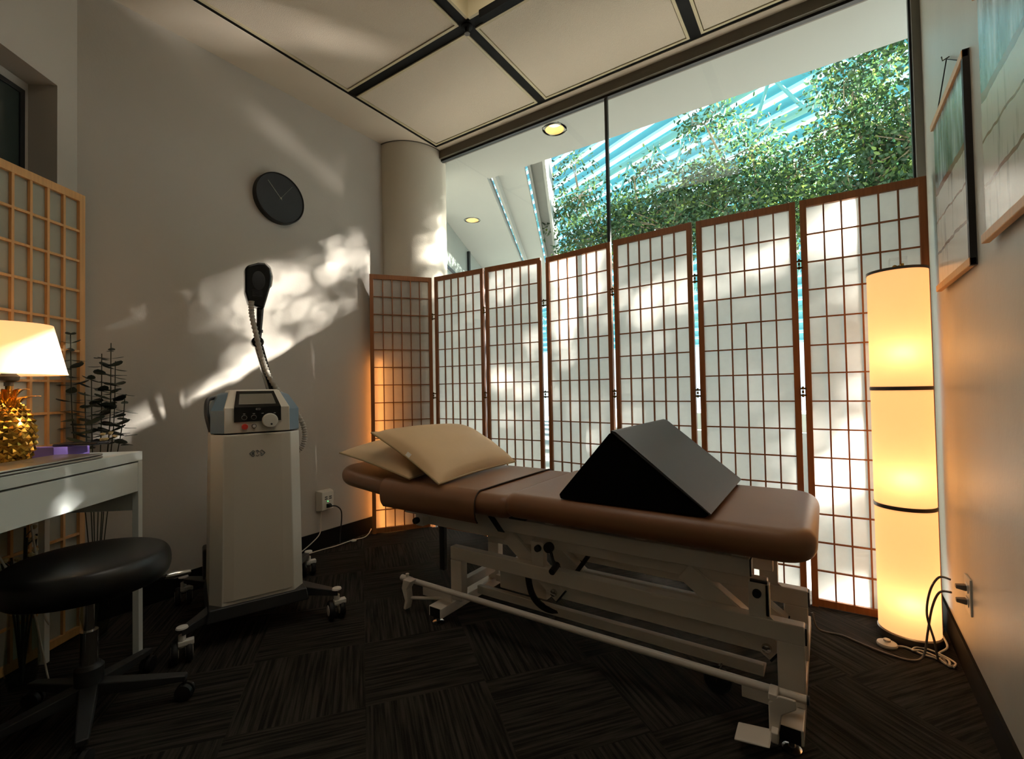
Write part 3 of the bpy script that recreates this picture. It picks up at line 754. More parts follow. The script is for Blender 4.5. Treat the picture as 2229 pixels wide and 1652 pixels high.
# black wedge-shaped brace, cable and strut
MB().tube(catmull([(-1.01, 1.6, .33), (-1.02, 1.6, .24), (-1.0, 1.6, .15), (-.95, 1.62, .10), (-.86, 1.64, .10)], 6), .013, 8).build('power_cable', M['rubber'], tt, off=TO)
MB().tube([(-.71, 1.72, .44), (-.86, 1.72, .23)], .009, 10).build('gas_strut', M['darkbase'], tt, off=TO)
MB().tube([(-.874, 1.525, .384), (-.838, 1.50, .325)], .006, 8).tube([(-.842, 1.525, .325), (-.838, 1.475, .315)], .012, 12).build('crank_handle', M['rubber'], tt, off=TO)
MB().prism([(-1.165, .458), (-1.135, .458), (-1.085, .404), (-1.115, .404)], 1.530, 1.536).build('strap', M['rubber'], tt, off=TO)
MB().bb(-1.06, -.985, 1.53, 1.56, .464, .492).build('hinge_block', M['rubber'], tt, off=TO)
MB().bb(-1.56, -1.53, 1.66, 1.68, .12, .40).build('hanging_strap', M['rubber'], tt, off=TO)

# wedge cushion
we = thing('wedge_cushion', 'black wedge cushion standing on the foot half of the brown table', 'cushion', (-.55, 1.76, .585))
def lf(mb, pts, y0, y1): return mb.prism(pts, y0, y1)
prf = [(-.240, .003), (.245, .003), (.255, .012), (.248, .022), (-.028, .240), (-.040, .245), (-.052, .240), (-.245, .018)]
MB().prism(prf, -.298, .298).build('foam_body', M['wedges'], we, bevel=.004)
nx, nz = .218, .276; l_ = math.hypot(nx, nz); nx /= l_; nz /= l_
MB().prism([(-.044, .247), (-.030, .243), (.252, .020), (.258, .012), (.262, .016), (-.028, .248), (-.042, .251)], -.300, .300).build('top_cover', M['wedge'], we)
for y in (-.3, .3): MB().tube([(-.042, y, .248), (.255, y, .018)], .003, 6).build('seam', M['rubber'], we)

# pillows
def pillow(label, A, B_, C_, D, th, tagged=False, sag=0):
    A, B_, C_, D = map(Vector, (A, B_, C_, D)); o = (A + B_ + C_ + D)/4; o.z = min(A.z, B_.z, C_.z, D.z)
    nrm = (C_ - A).cross(D - B_).normalized(); nrm = nrm if nrm.z > 0 else -nrm
    root = thing('pillow', label, 'pillow', tuple(o)); n = 28
    def P(u, v, s):
        uu, vv = (u + 1)/2, (v + 1)/2
        # sides bow inwards a little, corners stay pointed
        q = A*(1 - uu)*(1 - vv) + B_*uu*(1 - vv) + C_*uu*vv + D*(1 - uu)*vv
        pull = .05
        ctr = (A + B_ + C_ + D)/4
        k = 1 - pull*((1 - u*u)*(v*v)**2 + (1 - v*v)*(u*u)**2)
        q = ctr + (q - ctr)*k
        h = ((1 - u**2)*(1 - v**2))**.42
        wr = .004*math.sin(9*u + 3*v) * math.sin(5*v) * (1 - u*u)*(1 - v*v)
        dz = sag*((u*u - .3)*(1 - v*v))
        return q + nrm*((th*.62 if s > 0 else -th*.20)*h + (wr if s > 0 else 0)) - Vector((0, 0, dz)) - o
    b = MB()
    for s in (1, -1):
        vs = [P(-1 + 2*i/n, -1 + 2*j/n, s) for i in range(n + 1) for j in range(n + 1)]
        b.add(vs, [(i*(n+1) + j, (i+1)*(n+1) + j, (i+1)*(n+1) + j + 1, i*(n+1) + j + 1) for i in range(n) for j in range(n)])
    bo = b.build('pillow_body', M['pillow'], root, ang=180)
    ed = [P(-1 + 2*i/n, -1, 0) for i in range(n)] + [P(1, -1 + 2*i/n, 0) for i in range(n)] + [P(1 - 2*i/n, 1, 0) for i in range(n)] + [P(-1, 1 - 2*i/n, 0) for i in range(n + 1)]
    MB().tube(ed, .0045, 8).build('piping', M['seam'], root)
    if tagged:
        p = P(-.02, -1, 0); q = P(.10, -1, 0); MB().add([p + nrm*.004, q + nrm*.004, q + nrm*.004 + (o*0) + (P(.10, -.9, 1) - q)*.6, p + nrm*.004 + (P(-.02, -.9, 1) - p)*.6], [(0, 1, 2, 3)]).build('care_tag', M['tag'], root)
    return root
pillow('beige vinyl pillow on top, propped on the other pillow, with a small white tag', (-1.795, 1.455, .785), (-1.352, 1.44, .588), (-1.362, 2.04, .598), (-1.72, 2.05, .776), .125, True)
pillow('beige vinyl pillow lying beneath the other at the head of the table', (-2.06, 1.47, .672), (-1.53, 1.445, .592), (-1.60, 2.0, .600), (-2.08, 2.03, .68), .13)

# ------------------------------------------------------------------ therapy machine
MR = math.atan2(.933, .36)
mc = thing('therapy_machine', 'silver and blue-grey therapy machine on castors with a black applicator arm', 'medical machine', (-2.146, 1.095, 0), MR)
def oct_(hw, fw, yf, yb, ch, z, cx=-.016):
    return [(cx - fw, yf, z), (cx + fw, yf, z), (cx + hw, yf + ch, z), (cx + hw, yb, z), (cx - hw, yb, z), (cx - hw, yf + ch, z)]
MB().loft([oct_(.172, .130, -.238, .17, .05, .145), oct_(.163, .121, -.232, .15, .05, .818)]).build('body', M['silver2'], mc, bevel=.003)
# front panel bends slightly towards its sides
fp = MB(); 
for (xa, xb, ya, yb2) in ((-.118, -.085, 0, .004), (-.085, .085, .004, .004), (.085, .118, .004, 0)):
    ring = lambda z, s, y: [(-.016 + xa*s, y + .002, z), (-.016 + xa*s, y - ya, z), (-.016 + xb*s, y - yb2, z), (-.016 + xb*s, y + .002, z)]
    fp.loft([ring(.165, 1.06, -.2385), ring(.812, 1.0, -.2325)])
fp.build('front_panel', M['silver'], mc)
hd = MB().loft([oct_(.119, .118, -.232, .15, .004, .824), oct_(.119, .117, -.230, .15, .004, .925), oct_(.094, .085, -.135, .15, .01, .995), oct_(.088, .08, -.10, .13, .01, .999)])
hd.build('head_housing', M['silver'], mc, bevel=.002)
for s in (-1, 1):
    def q(x0, x1, y0, y1, yb_, z): return [(-.016 + s*x0, y0, z), (-.016 + s*x1, y1, z), (-.016 + s*x1, yb_, z), (-.016 + s*x0, yb_, z)]
    MB().loft([q(.117, .163, -.231, -.182, .15, .824), q(.117, .163, -.229, -.180, .15, .915), q(.09, .135, -.134, -.11, .15, .975), q(.085, .11, -.10, -.08, .13, .988)]).build('side_panel', M['blue'], mc, bevel=.002)
# carrying handle on the left side
MB().tube(catmull([(-.176, -.15, .83), (-.19, -.13, .90), (-.185, -.05, .955), (-.16, .05, .965)], 6), .009, 8).build('handle', M['darkbase'], mc)
# control panel: lower face upright, upper face leaning back
cp = MB().loft([[(-.016 - .085, -.236, .868), (-.016 + .085, -.236, .868), (-.016 + .085, -.226, .868), (-.016 - .085, -.226, .868)],
                [(-.016 - .085, -.2335, .927), (-.016 + .085, -.2335, .927), (-.016 + .085, -.222, .927), (-.016 - .085, -.222, .927)],
                [(-.016 - .070, -.142, .993), (-.016 + .070, -.142, .993), (-.016 + .070, -.13, .985), (-.016 - .070, -.13, .985)]])
cp.build('control_panel', M['blackgl'], mc)
def lean(x, t, d=.0012):   # point on the leaning face, t 0..1 from knee to top
    y = -.2335 + (.0915)*t; z = .927 + .066*t
    return (x - .016, y - .58*d, z + .81*d)
sc_ = MB().add([lean(-.068, .15), lean(.068, .15), lean(.060, .80), lean(-.060, .80)], [(0, 1, 2, 3)])
sc_.build('display', M['screen'], mc)
def disc(x, z, r, t, mat, name, y=-.236, n=24, parent=mc, prof=None):
    return MB().lathe(prof or [(r, 0), (r, -t*.8), (r*.92, -t)], n, (x, y, z), 'Y').build(name, mat, parent)
for x in (-.066, -.032):
    k_ = disc(x, .885, .0085, .006, M['blackgl'], 'port')
    MB().lathe([(.0095, 0), (.0095, -.002), (.0082, -.002), (.0082, 0)], 24, (x, -.2365, .885), 'Y', caps=False).build('ring', M['white'], k_)
disc(.026, .870, .029, .022, M['silver2'], 'dial')
disc(.030, .855, .004, .001, M['darkbase'], 'dial_dimple', y=-.2583)
disc(-.064, .848, .0115, .010, M['red'], 'stop_button', y=-.232)
disc(-.031, .849, .0085, .006, M['darkbase'], 'power_button', y=-.232)
disc(-.031, .849, .0065, .008, M['white'], 'power_button_cap', y=-.232)
# maker's mark: three interlocking diamonds lettered B T L
def mark(cx, cz, s, y, mat, name, parent):
    b = MB(); t = s*.16
    def seg(p, q): b.beam((p[0], y, p[1]), (q[0], y, q[1]), .0008, t, up=(0, 0, 1) if abs(p[1]-q[1]) < abs(p[0]-q[0])*3 else (1, 0, 0))
    for k, (c0, parts) in enumerate(((-1.25*s, 'LTB'), (0, 'TB'), (1.25*s, 'TBR'))):
        x = cx + c0; top = (x, cz + s); bot = (x, cz - s); le = (x - s, cz); ri = (x + s, cz)
        def pt(a, c, f): return (a[0] + (c[0] - a[0])*f, a[1] + (c[1] - a[1])*f)
        if k == 0: seg(le, top); seg(le, bot); seg(top, pt(top, ri, .55)); seg(bot, pt(bot, ri, .55))
        elif k == 1: seg(top, pt(top, le, .4)); seg(top, pt(top, ri, .55)); seg(bot, pt(bot, le, .4)); seg(bot, pt(bot, ri, .55))
        else: seg(ri, top); seg(ri, bot); seg(top, pt(top, le, .4)); seg(bot, pt(bot, le, .4))
    h = s*.34; u = t*.8
    def st_(x, a, c): b.beam((cx + x + a[0]*h*.7, y - .0002, cz + a[1]*h), (cx + x + c[0]*h*.7, y - .0002, cz + c[1]*h), .0008, u, up=(0, 0, 1) if a[1] == c[1] else (1, 0, 0))
    x = -1.25*s
    for a, c in (((-1, -1), (-1, 1)), ((-1, 1), (.7, 1)), ((-1, 0), (.8, 0)), ((-1, -1), (.8, -1)), ((.8, .1), (.8, 1)), ((1, -1), (1, 0))): st_(x, a, c)
    for a, c in (((-1, 1), (1, 1)), ((0, -1), (0, 1))): st_(0, a, c)
    for a, c in (((-.8, -1), (-.8, 1)), ((-.8, -1), (1, -1))): st_(1.25*s, a, c)
    return b.build(name, mat, parent)
mark(-.020, .738, .0125, -.2385, M['logo'], 'logo', mc)
mark(-.016, .918, .004, -.2355, M['white'], 'logo', mc)
for x in (-.066, -.032, .0, .045):
    MB().bb(x - .004, x + .004, -.2358, -.235, .899, .9005).build('legend', M['white'], mc)
# base
bs = MB()
bs.loft([[(-.20, -.255, .10), (.17, -.255, .10), (.17, .2, .10), (-.20, .2, .10)], [(-.19, -.25, .15), (.16, -.25, .15), (.16, .19, .15), (-.19, .19, .15)]])
bs.build('base', M['darkbase'], mc, bevel=.006)
MB().bb(-.20, .17, .175, .27, .10, .27).build('rear_box', M['darkbase'], mc, bevel=.01)
for sx in (-1, 1):
    for sy in (-1, 1):
        ax = sx*.273; ay = sy*.29
        a = MB().loft([[(sx*.12, sy*.10 - .06, .095), (sx*.12, sy*.10 + .06, .095), (sx*.12, sy*.10 + .06, .14), (sx*.12, sy*.10 - .06, .14)],
                       [(ax, ay - .022, .105), (ax, ay + .022, .105), (ax, ay + .022, .128), (ax, ay - .022, .128)]])
        a.build('leg', M['darkbase'], mc, bevel=.004)
        MB().lathe([(.020, .1285), (.018, .134), (.006, .137)], 20, (ax, ay, 0)).build('leg_cap', M['white'], mc)
        ca = MB().lathe([(.012, .06), (.012, .106)], 14, (ax, ay, 0)).box((ax + .012, ay + .0, .075), (.05, .028, .018)).build('castor_bracket', M['white'], mc, bevel=.003)
        for dy in (-.022, .022):
            cx_ = MB().lathe([(.012, -.011), (.036, -.010), (.040, -.004), (.040, .004), (.036, .010), (.012, .011)], 26, (ax + dy, ay + .012, .040), 'X').build('castor_wheel', M['rubber'], mc)
            MB().lathe([(.022, -.012), (.022, .012)], 20, (ax + dy, ay + .012, .040), 'X').build('hub', M['white'], cx_)
# arm, joint, applicator head
YA = .076
MB().beam((.078, YA, .97), (.022, YA, 1.205), .036, .034, up=(0, 1, 0)).build('arm', M['blackgl'], mc, bevel=.006)
MB().beam((.060, YA - .019, .99), (.012, YA - .019, 1.18), .008, .004, up=(0, 1, 0)).build('arm_trim', M['chrome'], mc)
MB().lathe([(.020, -.022), (.026, -.018), (.026, .018), (.020, .022)], 28, (.016, YA, 1.223), 'Y').build('joint', M['blackgl'], mc)
MB().tube([(.018, YA, 1.24), (.026, YA, 1.31), (.030, YA, 1.40)], [.015, .013, .016], 14).lathe([(.017, 0), (.017, .014)], 16, (.0235, YA, 1.268)).build('neck', M['blackgl'], mc)
hp = [(.008, 1.385), (.040, 1.375), (.052, 1.42), (.070, 1.49), (.075, 1.535), (.066, 1.572), (.045, 1.594), (.018, 1.592), (-.028, 1.572), (-.036, 1.555), (-.036, 1.45), (-.022, 1.395)]
MB().prism(hp, YA - .045, YA + .025).build('applicator_head', M['blackgl'], mc, bevel=.010)
ov = [(.019 + .026*math.cos(a)*1.0, YA - .047, 1.507 + .044*math.sin(a)) for a in [2*math.pi*k/28 for k in range(28)]]
ov2 = [(x*1.0, YA - .044, z) for x, _, z in ov]
MB().loft([[(x + (x - .019)*.08, y_, z) for x, y_, z in ov2], ov]).build('applicator_window', M['rubber'], mc)
MB().prism([(.076, 1.49), (.081, 1.535), (.072, 1.577), (.048, 1.600), (.020, 1.598), (.020, 1.594), (.046, 1.595), (.067, 1.573), (.0755, 1.535), (.071, 1.49)], YA - .03, YA + .03).build('edge_trim', M['white'], mc)
vt = MB()
for k in range(6): vt.bb(-.008, .034, YA - .0465, YA - .045, 1.432 + k*.0055, 1.4345 + k*.0055)
vt.build('vent', M['rubber'], mc)
hpts = catmull([(-.012, YA - .055, 1.405), (-.012, YA - .06, 1.345), (.006, YA - .06, 1.25), (.028, YA - .055, 1.15), (.055, YA - .05, 1.07), (.095, YA - .04, .995), (.13, YA - .03, .955), (.168, YA - .03, .90), (.205, YA - .03, .83), (.214, YA - .03, .765), (.195, YA - .03, .71), (.15, YA - .03, .69)], 22)
MB().tube(hpts, [.0125 if i % 4 < 2 else .0098 for i in range(len(hpts))], 12).build('hose', M['hose'], mc)

bpy.context.view_layer.update()
_mw = Matrix.Translation((-2.146, 1.095, 0)) @ Matrix.Rotation(MR, 4, 'Z')
def _back(p):
    w_ = _mw @ p; w_ = Vector((w_.x*1.075, w_.y*1.075, .98 + (w_.z - .98)*1.075)); return _mw.inverted() @ w_
for ch in mc.children:
    if ch.name.split('.')[0] in ('arm', 'arm_trim', 'joint', 'neck', 'applicator_head', 'applicator_window', 'edge_trim', 'vent', 'hose'):
        for v in ch.data.vertices: v.co = _back(v.co)
MB().bb(.03, .12, .14, .29, .84, .99).build('arm_mount', M['darkbase'], mc, bevel=.008)
# ------------------------------------------------------------------ wall clock
ck = thing('wall_clock', 'round black wall clock with thin grey marks and hands', 'clock', (XL, 1.495, 2.13))
MB().lathe([(.148, 0), (.148, .032), (.143, .036), (.139, .030)], 64, axis='X').build('case', M['clockf'], ck)
MB().lathe([(.139, .024), (.139, .026)], 64, axis='X').build('face', M['clockf'], ck)
tk = MB()
for k in range(12):
    a = R_(30*k); r0, r1 = .108, .125
    tk.beam((.027, r0*math.sin(a), r0*math.cos(a)), (.027, r1*math.sin(a), r1*math.cos(a)), .002, .0025, up=(1, 0, 0))
tk.build('hour_marks', M['tick'], ck)
for nm, ang, L, wd, xx in (('hour_hand', 270, .076, .0035, .029), ('minute_hand', 318, .112, .0028, .031), ('second_hand', 38, .115, .001, .033)):
    a = R_(ang)
    MB().beam((xx, -.012*math.sin(a), -.012*math.cos(a)), (xx, L*math.sin(a), L*math.cos(a)), wd, .0015, up=(1, 0, 0)).build(nm, M['tick'], ck)
MB().lathe([(.005, .027), (.005, .035)], 16, axis='X').build('hub', M['tick'], ck)

# ------------------------------------------------------------------ floor lamp
LX, LY, LR = .243, 2.335, .094
lp = thing('floor_lamp', 'tall lit cylindrical paper floor lamp in three tiers beside the right wall', 'lamp', (LX, LY, 0))
MB().lathe([(.094, 0), (.098, .004), (.098, .028), (.09, .032), (.05, .034)], 48).build('base', M['cap'], lp)
shade = lit_shade('lamp_shade_paper', (.95, .85, .70, 1), (1, .52, .22, 1), .34)
for z0, z1 in ((.034, .498), (.512, .948), (.962, 1.404)):
    MB().lathe([(LR, z0), (LR, z1), (LR - .001, z1), (LR - .001, z0)], 64, caps=False).build('lamp_shade', shade, lp)
for z in (.498, .948): MB().lathe([(LR - .004, z), (LR + .002, z), (LR + .003, z + .007), (LR + .002, z + .014), (LR - .004, z + .014)], 64, caps=False).build('band', M['cap'], lp)
MB().lathe([(LR - .003, 1.402), (LR + .002, 1.402), (LR + .002, 1.412), (LR - .003, 1.412)], 64, caps=False).build('top_rim', M['cap'], lp)
MB().lathe([(.001, 1.403), (LR - .003, 1.403), (LR - .003, 1.406), (.001, 1.406)], 48).build('top_plate', M['white'], lp)
MB().tube([(0.05, .05, .03), (.05, .05, 1.40)], .006, 8).build('pole', M['cap'], lp)
for z in (.16, .62, 1.09):
    b_ = MB().lathe([(.010, -.04), (.014, -.02), (.026, .0), (.028, .015), (.02, .034), (.004, .04)], 20, (0, -.02, z)).build('bulb', M['bulb'], lp)
    l = bpy.data.lights.new('floor_lamp_bulb', 'POINT'); l.energy = .55; l.color = (1, .55, .27); l.shadow_soft_size = .03
    lo = bpy.data.objects.new('bulb_light', l); C.objects.link(lo); lo.parent = lp; lo.location = (0, -.055, z)
# ornament on the lamp
orn = thing('ornament', 'small gold gear ornament inside a clear acrylic box on top of the floor lamp', 'ornament', (LX + .005, LY + .0, 1.412))
ob = MB()
for d in ((0, -.026, .024, .054, .001, .048), (0, .026, .024, .054, .001, .048), (-.026, 0, .024, .001, .052, .048), (.026, 0, .024, .001, .052, .048), (0, 0, .048, .054, .054, .001)):
    ob.box(d[:3], d[3:])
ob.build('acrylic_box', glass('acrylic', (1, 1, 1, 1), 1), orn)
MB().bb(-.022, .022, -.016, .016, .001, .006).build('mechanism_plate', M['gold'], orn)
g_ = MB(); gt = lambda x, z, r, ax: g_.lathe([(r, -.002), (r, .002)], 16, (x, 0, z), ax)
gt(-.010, .016, .008, 'Y'); gt(.012, .014, .006, 'X'); gt(.002, .012, .009, 'Y'); g_.tube([(-.018, 0, .016), (.018, 0, .016)], .003, 8); g_.lathe([(.006, .012), (.006, .026)], 14, (.012, 0, 0))
g_.build('gears', M['gold'], orn)

cl = thing('fill_light_panel', 'fill light panel added inside the raised ceiling coffer to brighten the room', 'ceiling light', (-.975, 1.02, CEIL + .17))  # added fill panel, brightens the interior from the coffer
MB().bb(-.4, .4, -.55, .55, 0, .036).build('housing', M['white'], cl)
MB().bb(-.38, .38, -.53, .53, -.006, 0).build('diffuser', emit('fill_panel_glow', (1, .91, .78, 1), 3.0), cl)
# foot switch and cords
def cord(name, label, pts, r, mat, k=8, group=None):
    o = MB().tube(catmull(pts, k), r, 8).build(name, mat); return tag(o, label, 'cord', group)
fs = thing('foot_switch', 'round white foot switch on the carpet in front of the floor lamp', 'switch', (.165, 2.215, 0))
MB().lathe([(.030, 0), (.032, .006), (.030, .012), (.012, .017)], 32).build('body', M['cordw'], fs)
MB().lathe([(.011, .016), (.011, .024), (.009, .025)], 24).build('button', M['cordw'], fs)
cord('lamp_cord', 'white lamp cord looped on the carpet between foot switch and wall', [(.19, 2.215, .006), (.22, 2.225, .006), (.26, 2.20, .006), (.30, 2.19, .005), (.325, 2.16, .005), (.33, 2.20, .006), (.31, 2.23, .006), (.34, 2.27, .02), (.335, 2.33, .035), (.33, 2.36, .02)], .0035, M['cordw'])
cord('long_cord', 'long pale cord running across the carpet from the table base to the outlet', [(-.066, 2.175, .08), (-.055, 2.18, .03), (-.03, 2.20, .006), (.03, 2.205, .005), (.10, 2.165, .005), (.17, 2.135, .005), (.23, 2.135, .005), (.262, 2.165, .02), (.275, 2.17, .10), (.285, 2.14, .20), (.30, 2.10, .27), (.325, 2.075, .285)], .0035, M['cordg'])
cord('plug_cord', 'grey cord curling down from the upper plug of the right wall outlet', [(.325, 2.08, .325), (.30, 2.10, .32), (.28, 2.13, .26), (.272, 2.15, .17), (.29, 2.16, .08), (.30, 2.17, .012), (.315, 2.20, .008), (.325, 2.15, .006), (.34, 2.17, .006)], .0035, M['cordg'])
cord('spare_cord', 'thin white cord coiled beside the baseboard next to the lamp cord', [(.325, 2.155, .004), (.30, 2.19, .011), (.26, 2.215, .011), (.235, 2.20, .011), (.25, 2.235, .010), (.285, 2.24, .010), (.32, 2.215, .010), (.345, 2.18, .010), (.335, 2.145, .010)], .003, M['cordw'])
ot = thing('wall_outlet', 'white double wall outlet low on the right wall with two grey plugs', 'outlet', (xr(2.065), 2.065, .29))
MB().bb(-.006, 0, -.036, .036, -.058, .058).build('cover_plate', M['outw'], ot, bevel=.002)
for z in (.022, -.022):
    MB().bb(-.0085, -.005, -.017, .017, z - .014, z + .014).build('socket', M['white'], ot, bevel=.002)
    pg = MB().loft([[(-.009, y, z + h) for y, h in ((-.012, -.009), (.012, -.009), (.012, .009), (-.012, .009))], [(-.034, y, z + h) for y, h in ((-.008, -.006), (.008, -.006), (.008, .006), (-.008, .006))]])
    pg.build('plug', M['cordg'], ot, bevel=.002)
# outlet adaptor on left wall
oa = thing('outlet_adaptor', 'white multi-outlet adaptor with USB ports and a green light on the left wall', 'adaptor', (XL, 1.772, .30))
MB().loft([[(0, -.052, -.065), (0, .052, -.065), (0, .052, .066), (0, -.052, .066)], [(.045, -.036, -.058), (.045, .046, -.058), (.045, .046, .058), (.045, -.036, .058)]]).build('body', M['outw'], oa, bevel=.005)
us = MB()
for y in (-.008, .022):
    for z in (.012, .024): us.bb(.0455, .0462, y - .009, y + .009, z - .003, z + .003)
us.build('usb_ports', M['rubber'], oa)
MB().lathe([(.003, .045), (.003, .047)], 12, (0, .004, -.004), 'X').build('indicator', M['led'], oa)
MB().loft([[(.045, y, z) for y, z in ((-.008, -.045), (.022, -.045), (.022, -.018), (-.008, -.018))], [(.07, y, z) for y, z in ((-.002, -.040), (.018, -.040), (.018, -.024), (-.002, -.024))]]).build('plug', M['rubber'], oa, bevel=.003)
cord('power_cord', 'black power cord hanging from the adaptor down behind the baseboard line', [(XL + .07, 1.78, .268), (XL + .085, 1.81, .262), (XL + .06, 1.86, .22), (XL + .03, 1.885, .15), (XL + .015, 1.885, .07), (XL + .03, 1.87, .006)], .004, M['rubber'])
cord('grey_cord', 'thin grey cord drooping behind the therapy machine along the baseboard', [(XL + .02, 1.745, .235), (XL + .012, 1.745, .18), (XL + .012, 1.74, .10), (XL + .015, 1.68, .055), (XL + .02, 1.60, .02), (XL + .025, 1.55, .006)], .003, M['cordw'])
cord('switch_cord', 'white inline cord along the left wall floor edge leading behind the screen', [(-2.62, 1.55, .006), (-2.62, 1.70, .005), (-2.60, 1.82, .006), (-2.59, 1.93, .012), (-2.585, 2.02, .006), (-2.61, 2.08, .010), (-2.635, 2.125, .03)], .0032, M['cordw'])
tag(MB().lathe([(.004, 0), (.016, .003), (.018, .008), (.014, .013), (.003, .015)], 24, (-2.588, 1.945, 0)).build('cord_switch', M['cordw']), 'small oval white rocker switch lying on the cord near the corner', 'switch')
# warm rope light hidden behind the corner panel
rp = [(-2.640, 2.135, .008 + .22*k) for k in range(8)]
tag(MB().tube(catmull([(-2.50, 2.31, .010), (-2.56, 2.24, .010), (-2.60, 2.195, .012), (-2.600, 2.19, .03), (-2.600, 2.19, .10), (-2.602, 2.19, .6), (-2.602, 2.19, 1.2)], 8), .006, 10).build('rope_light', M['rope']),
    'glowing orange rope light in the corner behind the first screen panel', 'light')

# ------------------------------------------------------------------ hanging scrolls
def scroll(y0, y1, ztop, zbot, mat, label, hook=True, low=0):
    yc = (y0 + y1)/2; x = xr(yc) - .012
    s = thing('hanging_scroll', label, 'wall hanging', (x, yc, zbot), R_(-1.157*0))
    w = (y1 - y0)/2; H = ztop - zbot
    MB().bb(-.0015, .0015, -w + .03, w - .008, .0, H).build('sheet', mat, s)
    for z in (0, H): MB().box((-.002, 0, z), (.016, 2*w, .022)).build('wooden_bar', M['pine'], s, bevel=.002)
    MB().bb(-.008, .010, -w - .0, -w + .018, -.012, H + .012).build('edge_strip', M['rubber'], s)
    if hook:
        MB().tube([(0, w - .05, H + .01), (.004, .02, H + .13), (0, -w + .06, H + .012)], .0018, 6).build('string', M['rubber'], s)
        MB().tube([(.011, .02, H + .135), (-.006, .02, H + .128), (-.008, .02, H + .142)], .002, 6).build('hook', M['cap'], s)
    return s
scroll(1.795, 2.265, 1.905, 1.315, scroll_art('birch_painting', 0.0), 'hanging scroll painting of trees nearest the window, above the floor lamp')
scroll(1.14, 1.61, 1.945, 1.33, scroll_art('grove_painting', 4.0), 'second hanging scroll on the right wall, cut by the picture edge')

# ------------------------------------------------------------------ desk and what stands on it
DR = math.atan2(-.77, .64)     # local +x runs along the front edge towards the camera side
DC = (-2.17, .68, 0)
dk = thing('desk', 'white desk with a wide drawer and slim square legs', 'desk', DC, DR)
# local: x along front, y < 0 is behind (towards the wall)
DL, DD, DH = 1.05, .345, .77
MB().bb(0, DL, -DD, 0, DH - .034, DH).build('desk_top', M['desk'], dk, bevel=.001)
MB().bb(.022, DL - .022, -.02, -.002, DH - .148, DH - .040).build('drawer', M['desk'], dk, bevel=.001)
MB().bb(.02, DL - .02, -.32, -.024, DH - .145, DH - .034).build('drawer_box', M['deskin'], dk)
MB().bb(0, .018, -.33, -.022, DH - .22, DH - .034).build('side_rail', M['desk'], dk)
MB().bb(.018, DL - .02, -DD, -DD + .016, DH - .22, DH - .034).build('back_rail', M['deskin'], dk)
for x in (0, DL - .022):
    for y in (-.022, -DD): MB().bb(x, x + .022, y, y + .022, 0, DH - .034).build('leg', M['desk'], dk, bevel=.001)
def dw(x, y, z):  # desk-local to world
    p = Matrix.Rotation(DR, 3, 'Z') @ Vector((x, y, 0)); return (DC[0] + p.x, DC[1] + p.y, z)
lt = thing('laptop', 'closed silver laptop lying on the front of the white desk', 'laptop', dw(.39, -.082, DH), DR)
slab(MB(), 0, 0, .21, .078, .002, .009, .012, .003, n=4, m=3).build('base', M['laptop'], lt)
slab(MB(), 0, 0, .21, .078, .0105, .0165, .012, .003, n=4, m=3).build('lid', M['laptop'], lt)
MB().lathe([(.0125, .0165), (.0125, .0169), (.0105, .0169), (.0105, .0165)], 28, (-.02, 0, 0), caps=False).build('lid_mark', M['tick'], lt)
pb = thing('purple_box', 'purple card box on the desk in front of the pineapple lamp', 'box', dw(.10, -.195, DH), DR + R_(-8))
MB().loft([[(-.065, -.10, 0), (.065, -.10, 0), (.065, .03, 0), (-.065, .03, 0)], [(-.065, -.10, .030), (.065, -.10, .040), (.065, .03, .040), (-.065, .03, .030)]]).build('box_body', M['purple'], pb, bevel=.001)
ph = thing('phone', 'black phone lying on the purple box', 'phone', dw(.085, -.15, DH + .038), DR + R_(8))
slab(MB(), 0, 0, .035, .07, .0, .009, .008, .003, n=4, m=3).build('body', M['phone'], ph)

pl = thing('table_lamp', 'gold pineapple table lamp with a lit cream shade on the desk', 'lamp', (-2.162, .3275, DH))
bod = MB(); ring = []
prof = [(.034, 0), (.050, .012), (.063, .045), (.068, .085), (.064, .125), (.052, .160), (.034, .185), (.022, .192)]
pc = catmull([(a, b, 0) for a, b in prof], 6)
bod.lathe([(p.x*.93, p.y) for p in pc], 40)
nrow = 15
for j in range(nrow):
    t = (j + .5)/nrow; p = pc[int(t*(len(pc) - 1))]; q = pc[min(int(t*(len(pc) - 1)) + 1, len(pc) - 1)]
    sl = Vector((q.y - p.y, 0, -(q.x - p.x))).normalized()
    n_ = 20; rr = p.x*.93; hw = math.pi*rr/n_*1.02; hh = .0075
    for k in range(n_):
        a = 2*math.pi*(k + .5*(j % 2))/n_; ca, sa = math.cos(a), math.sin(a)
        er = Vector((ca, sa, 0)); et = Vector((-sa, ca, 0)); nn = Vector((ca*sl.x, sa*sl.x, sl.z)); tv = Vector((-ca*sl.z, -sa*sl.z, sl.x))
        c0 = er*rr + Vector((0, 0, p.y))
        bod.add([c0 + et*hw, c0 + tv*hh*1.25, c0 - et*hw, c0 - tv*hh*1.25, c0 + nn*.0065 - tv*.002], [(0, 1, 4), (1, 2, 4), (2, 3, 4), (3, 0, 4)])
bod.build('pineapple_body', M['gold'], pl, ang=15)
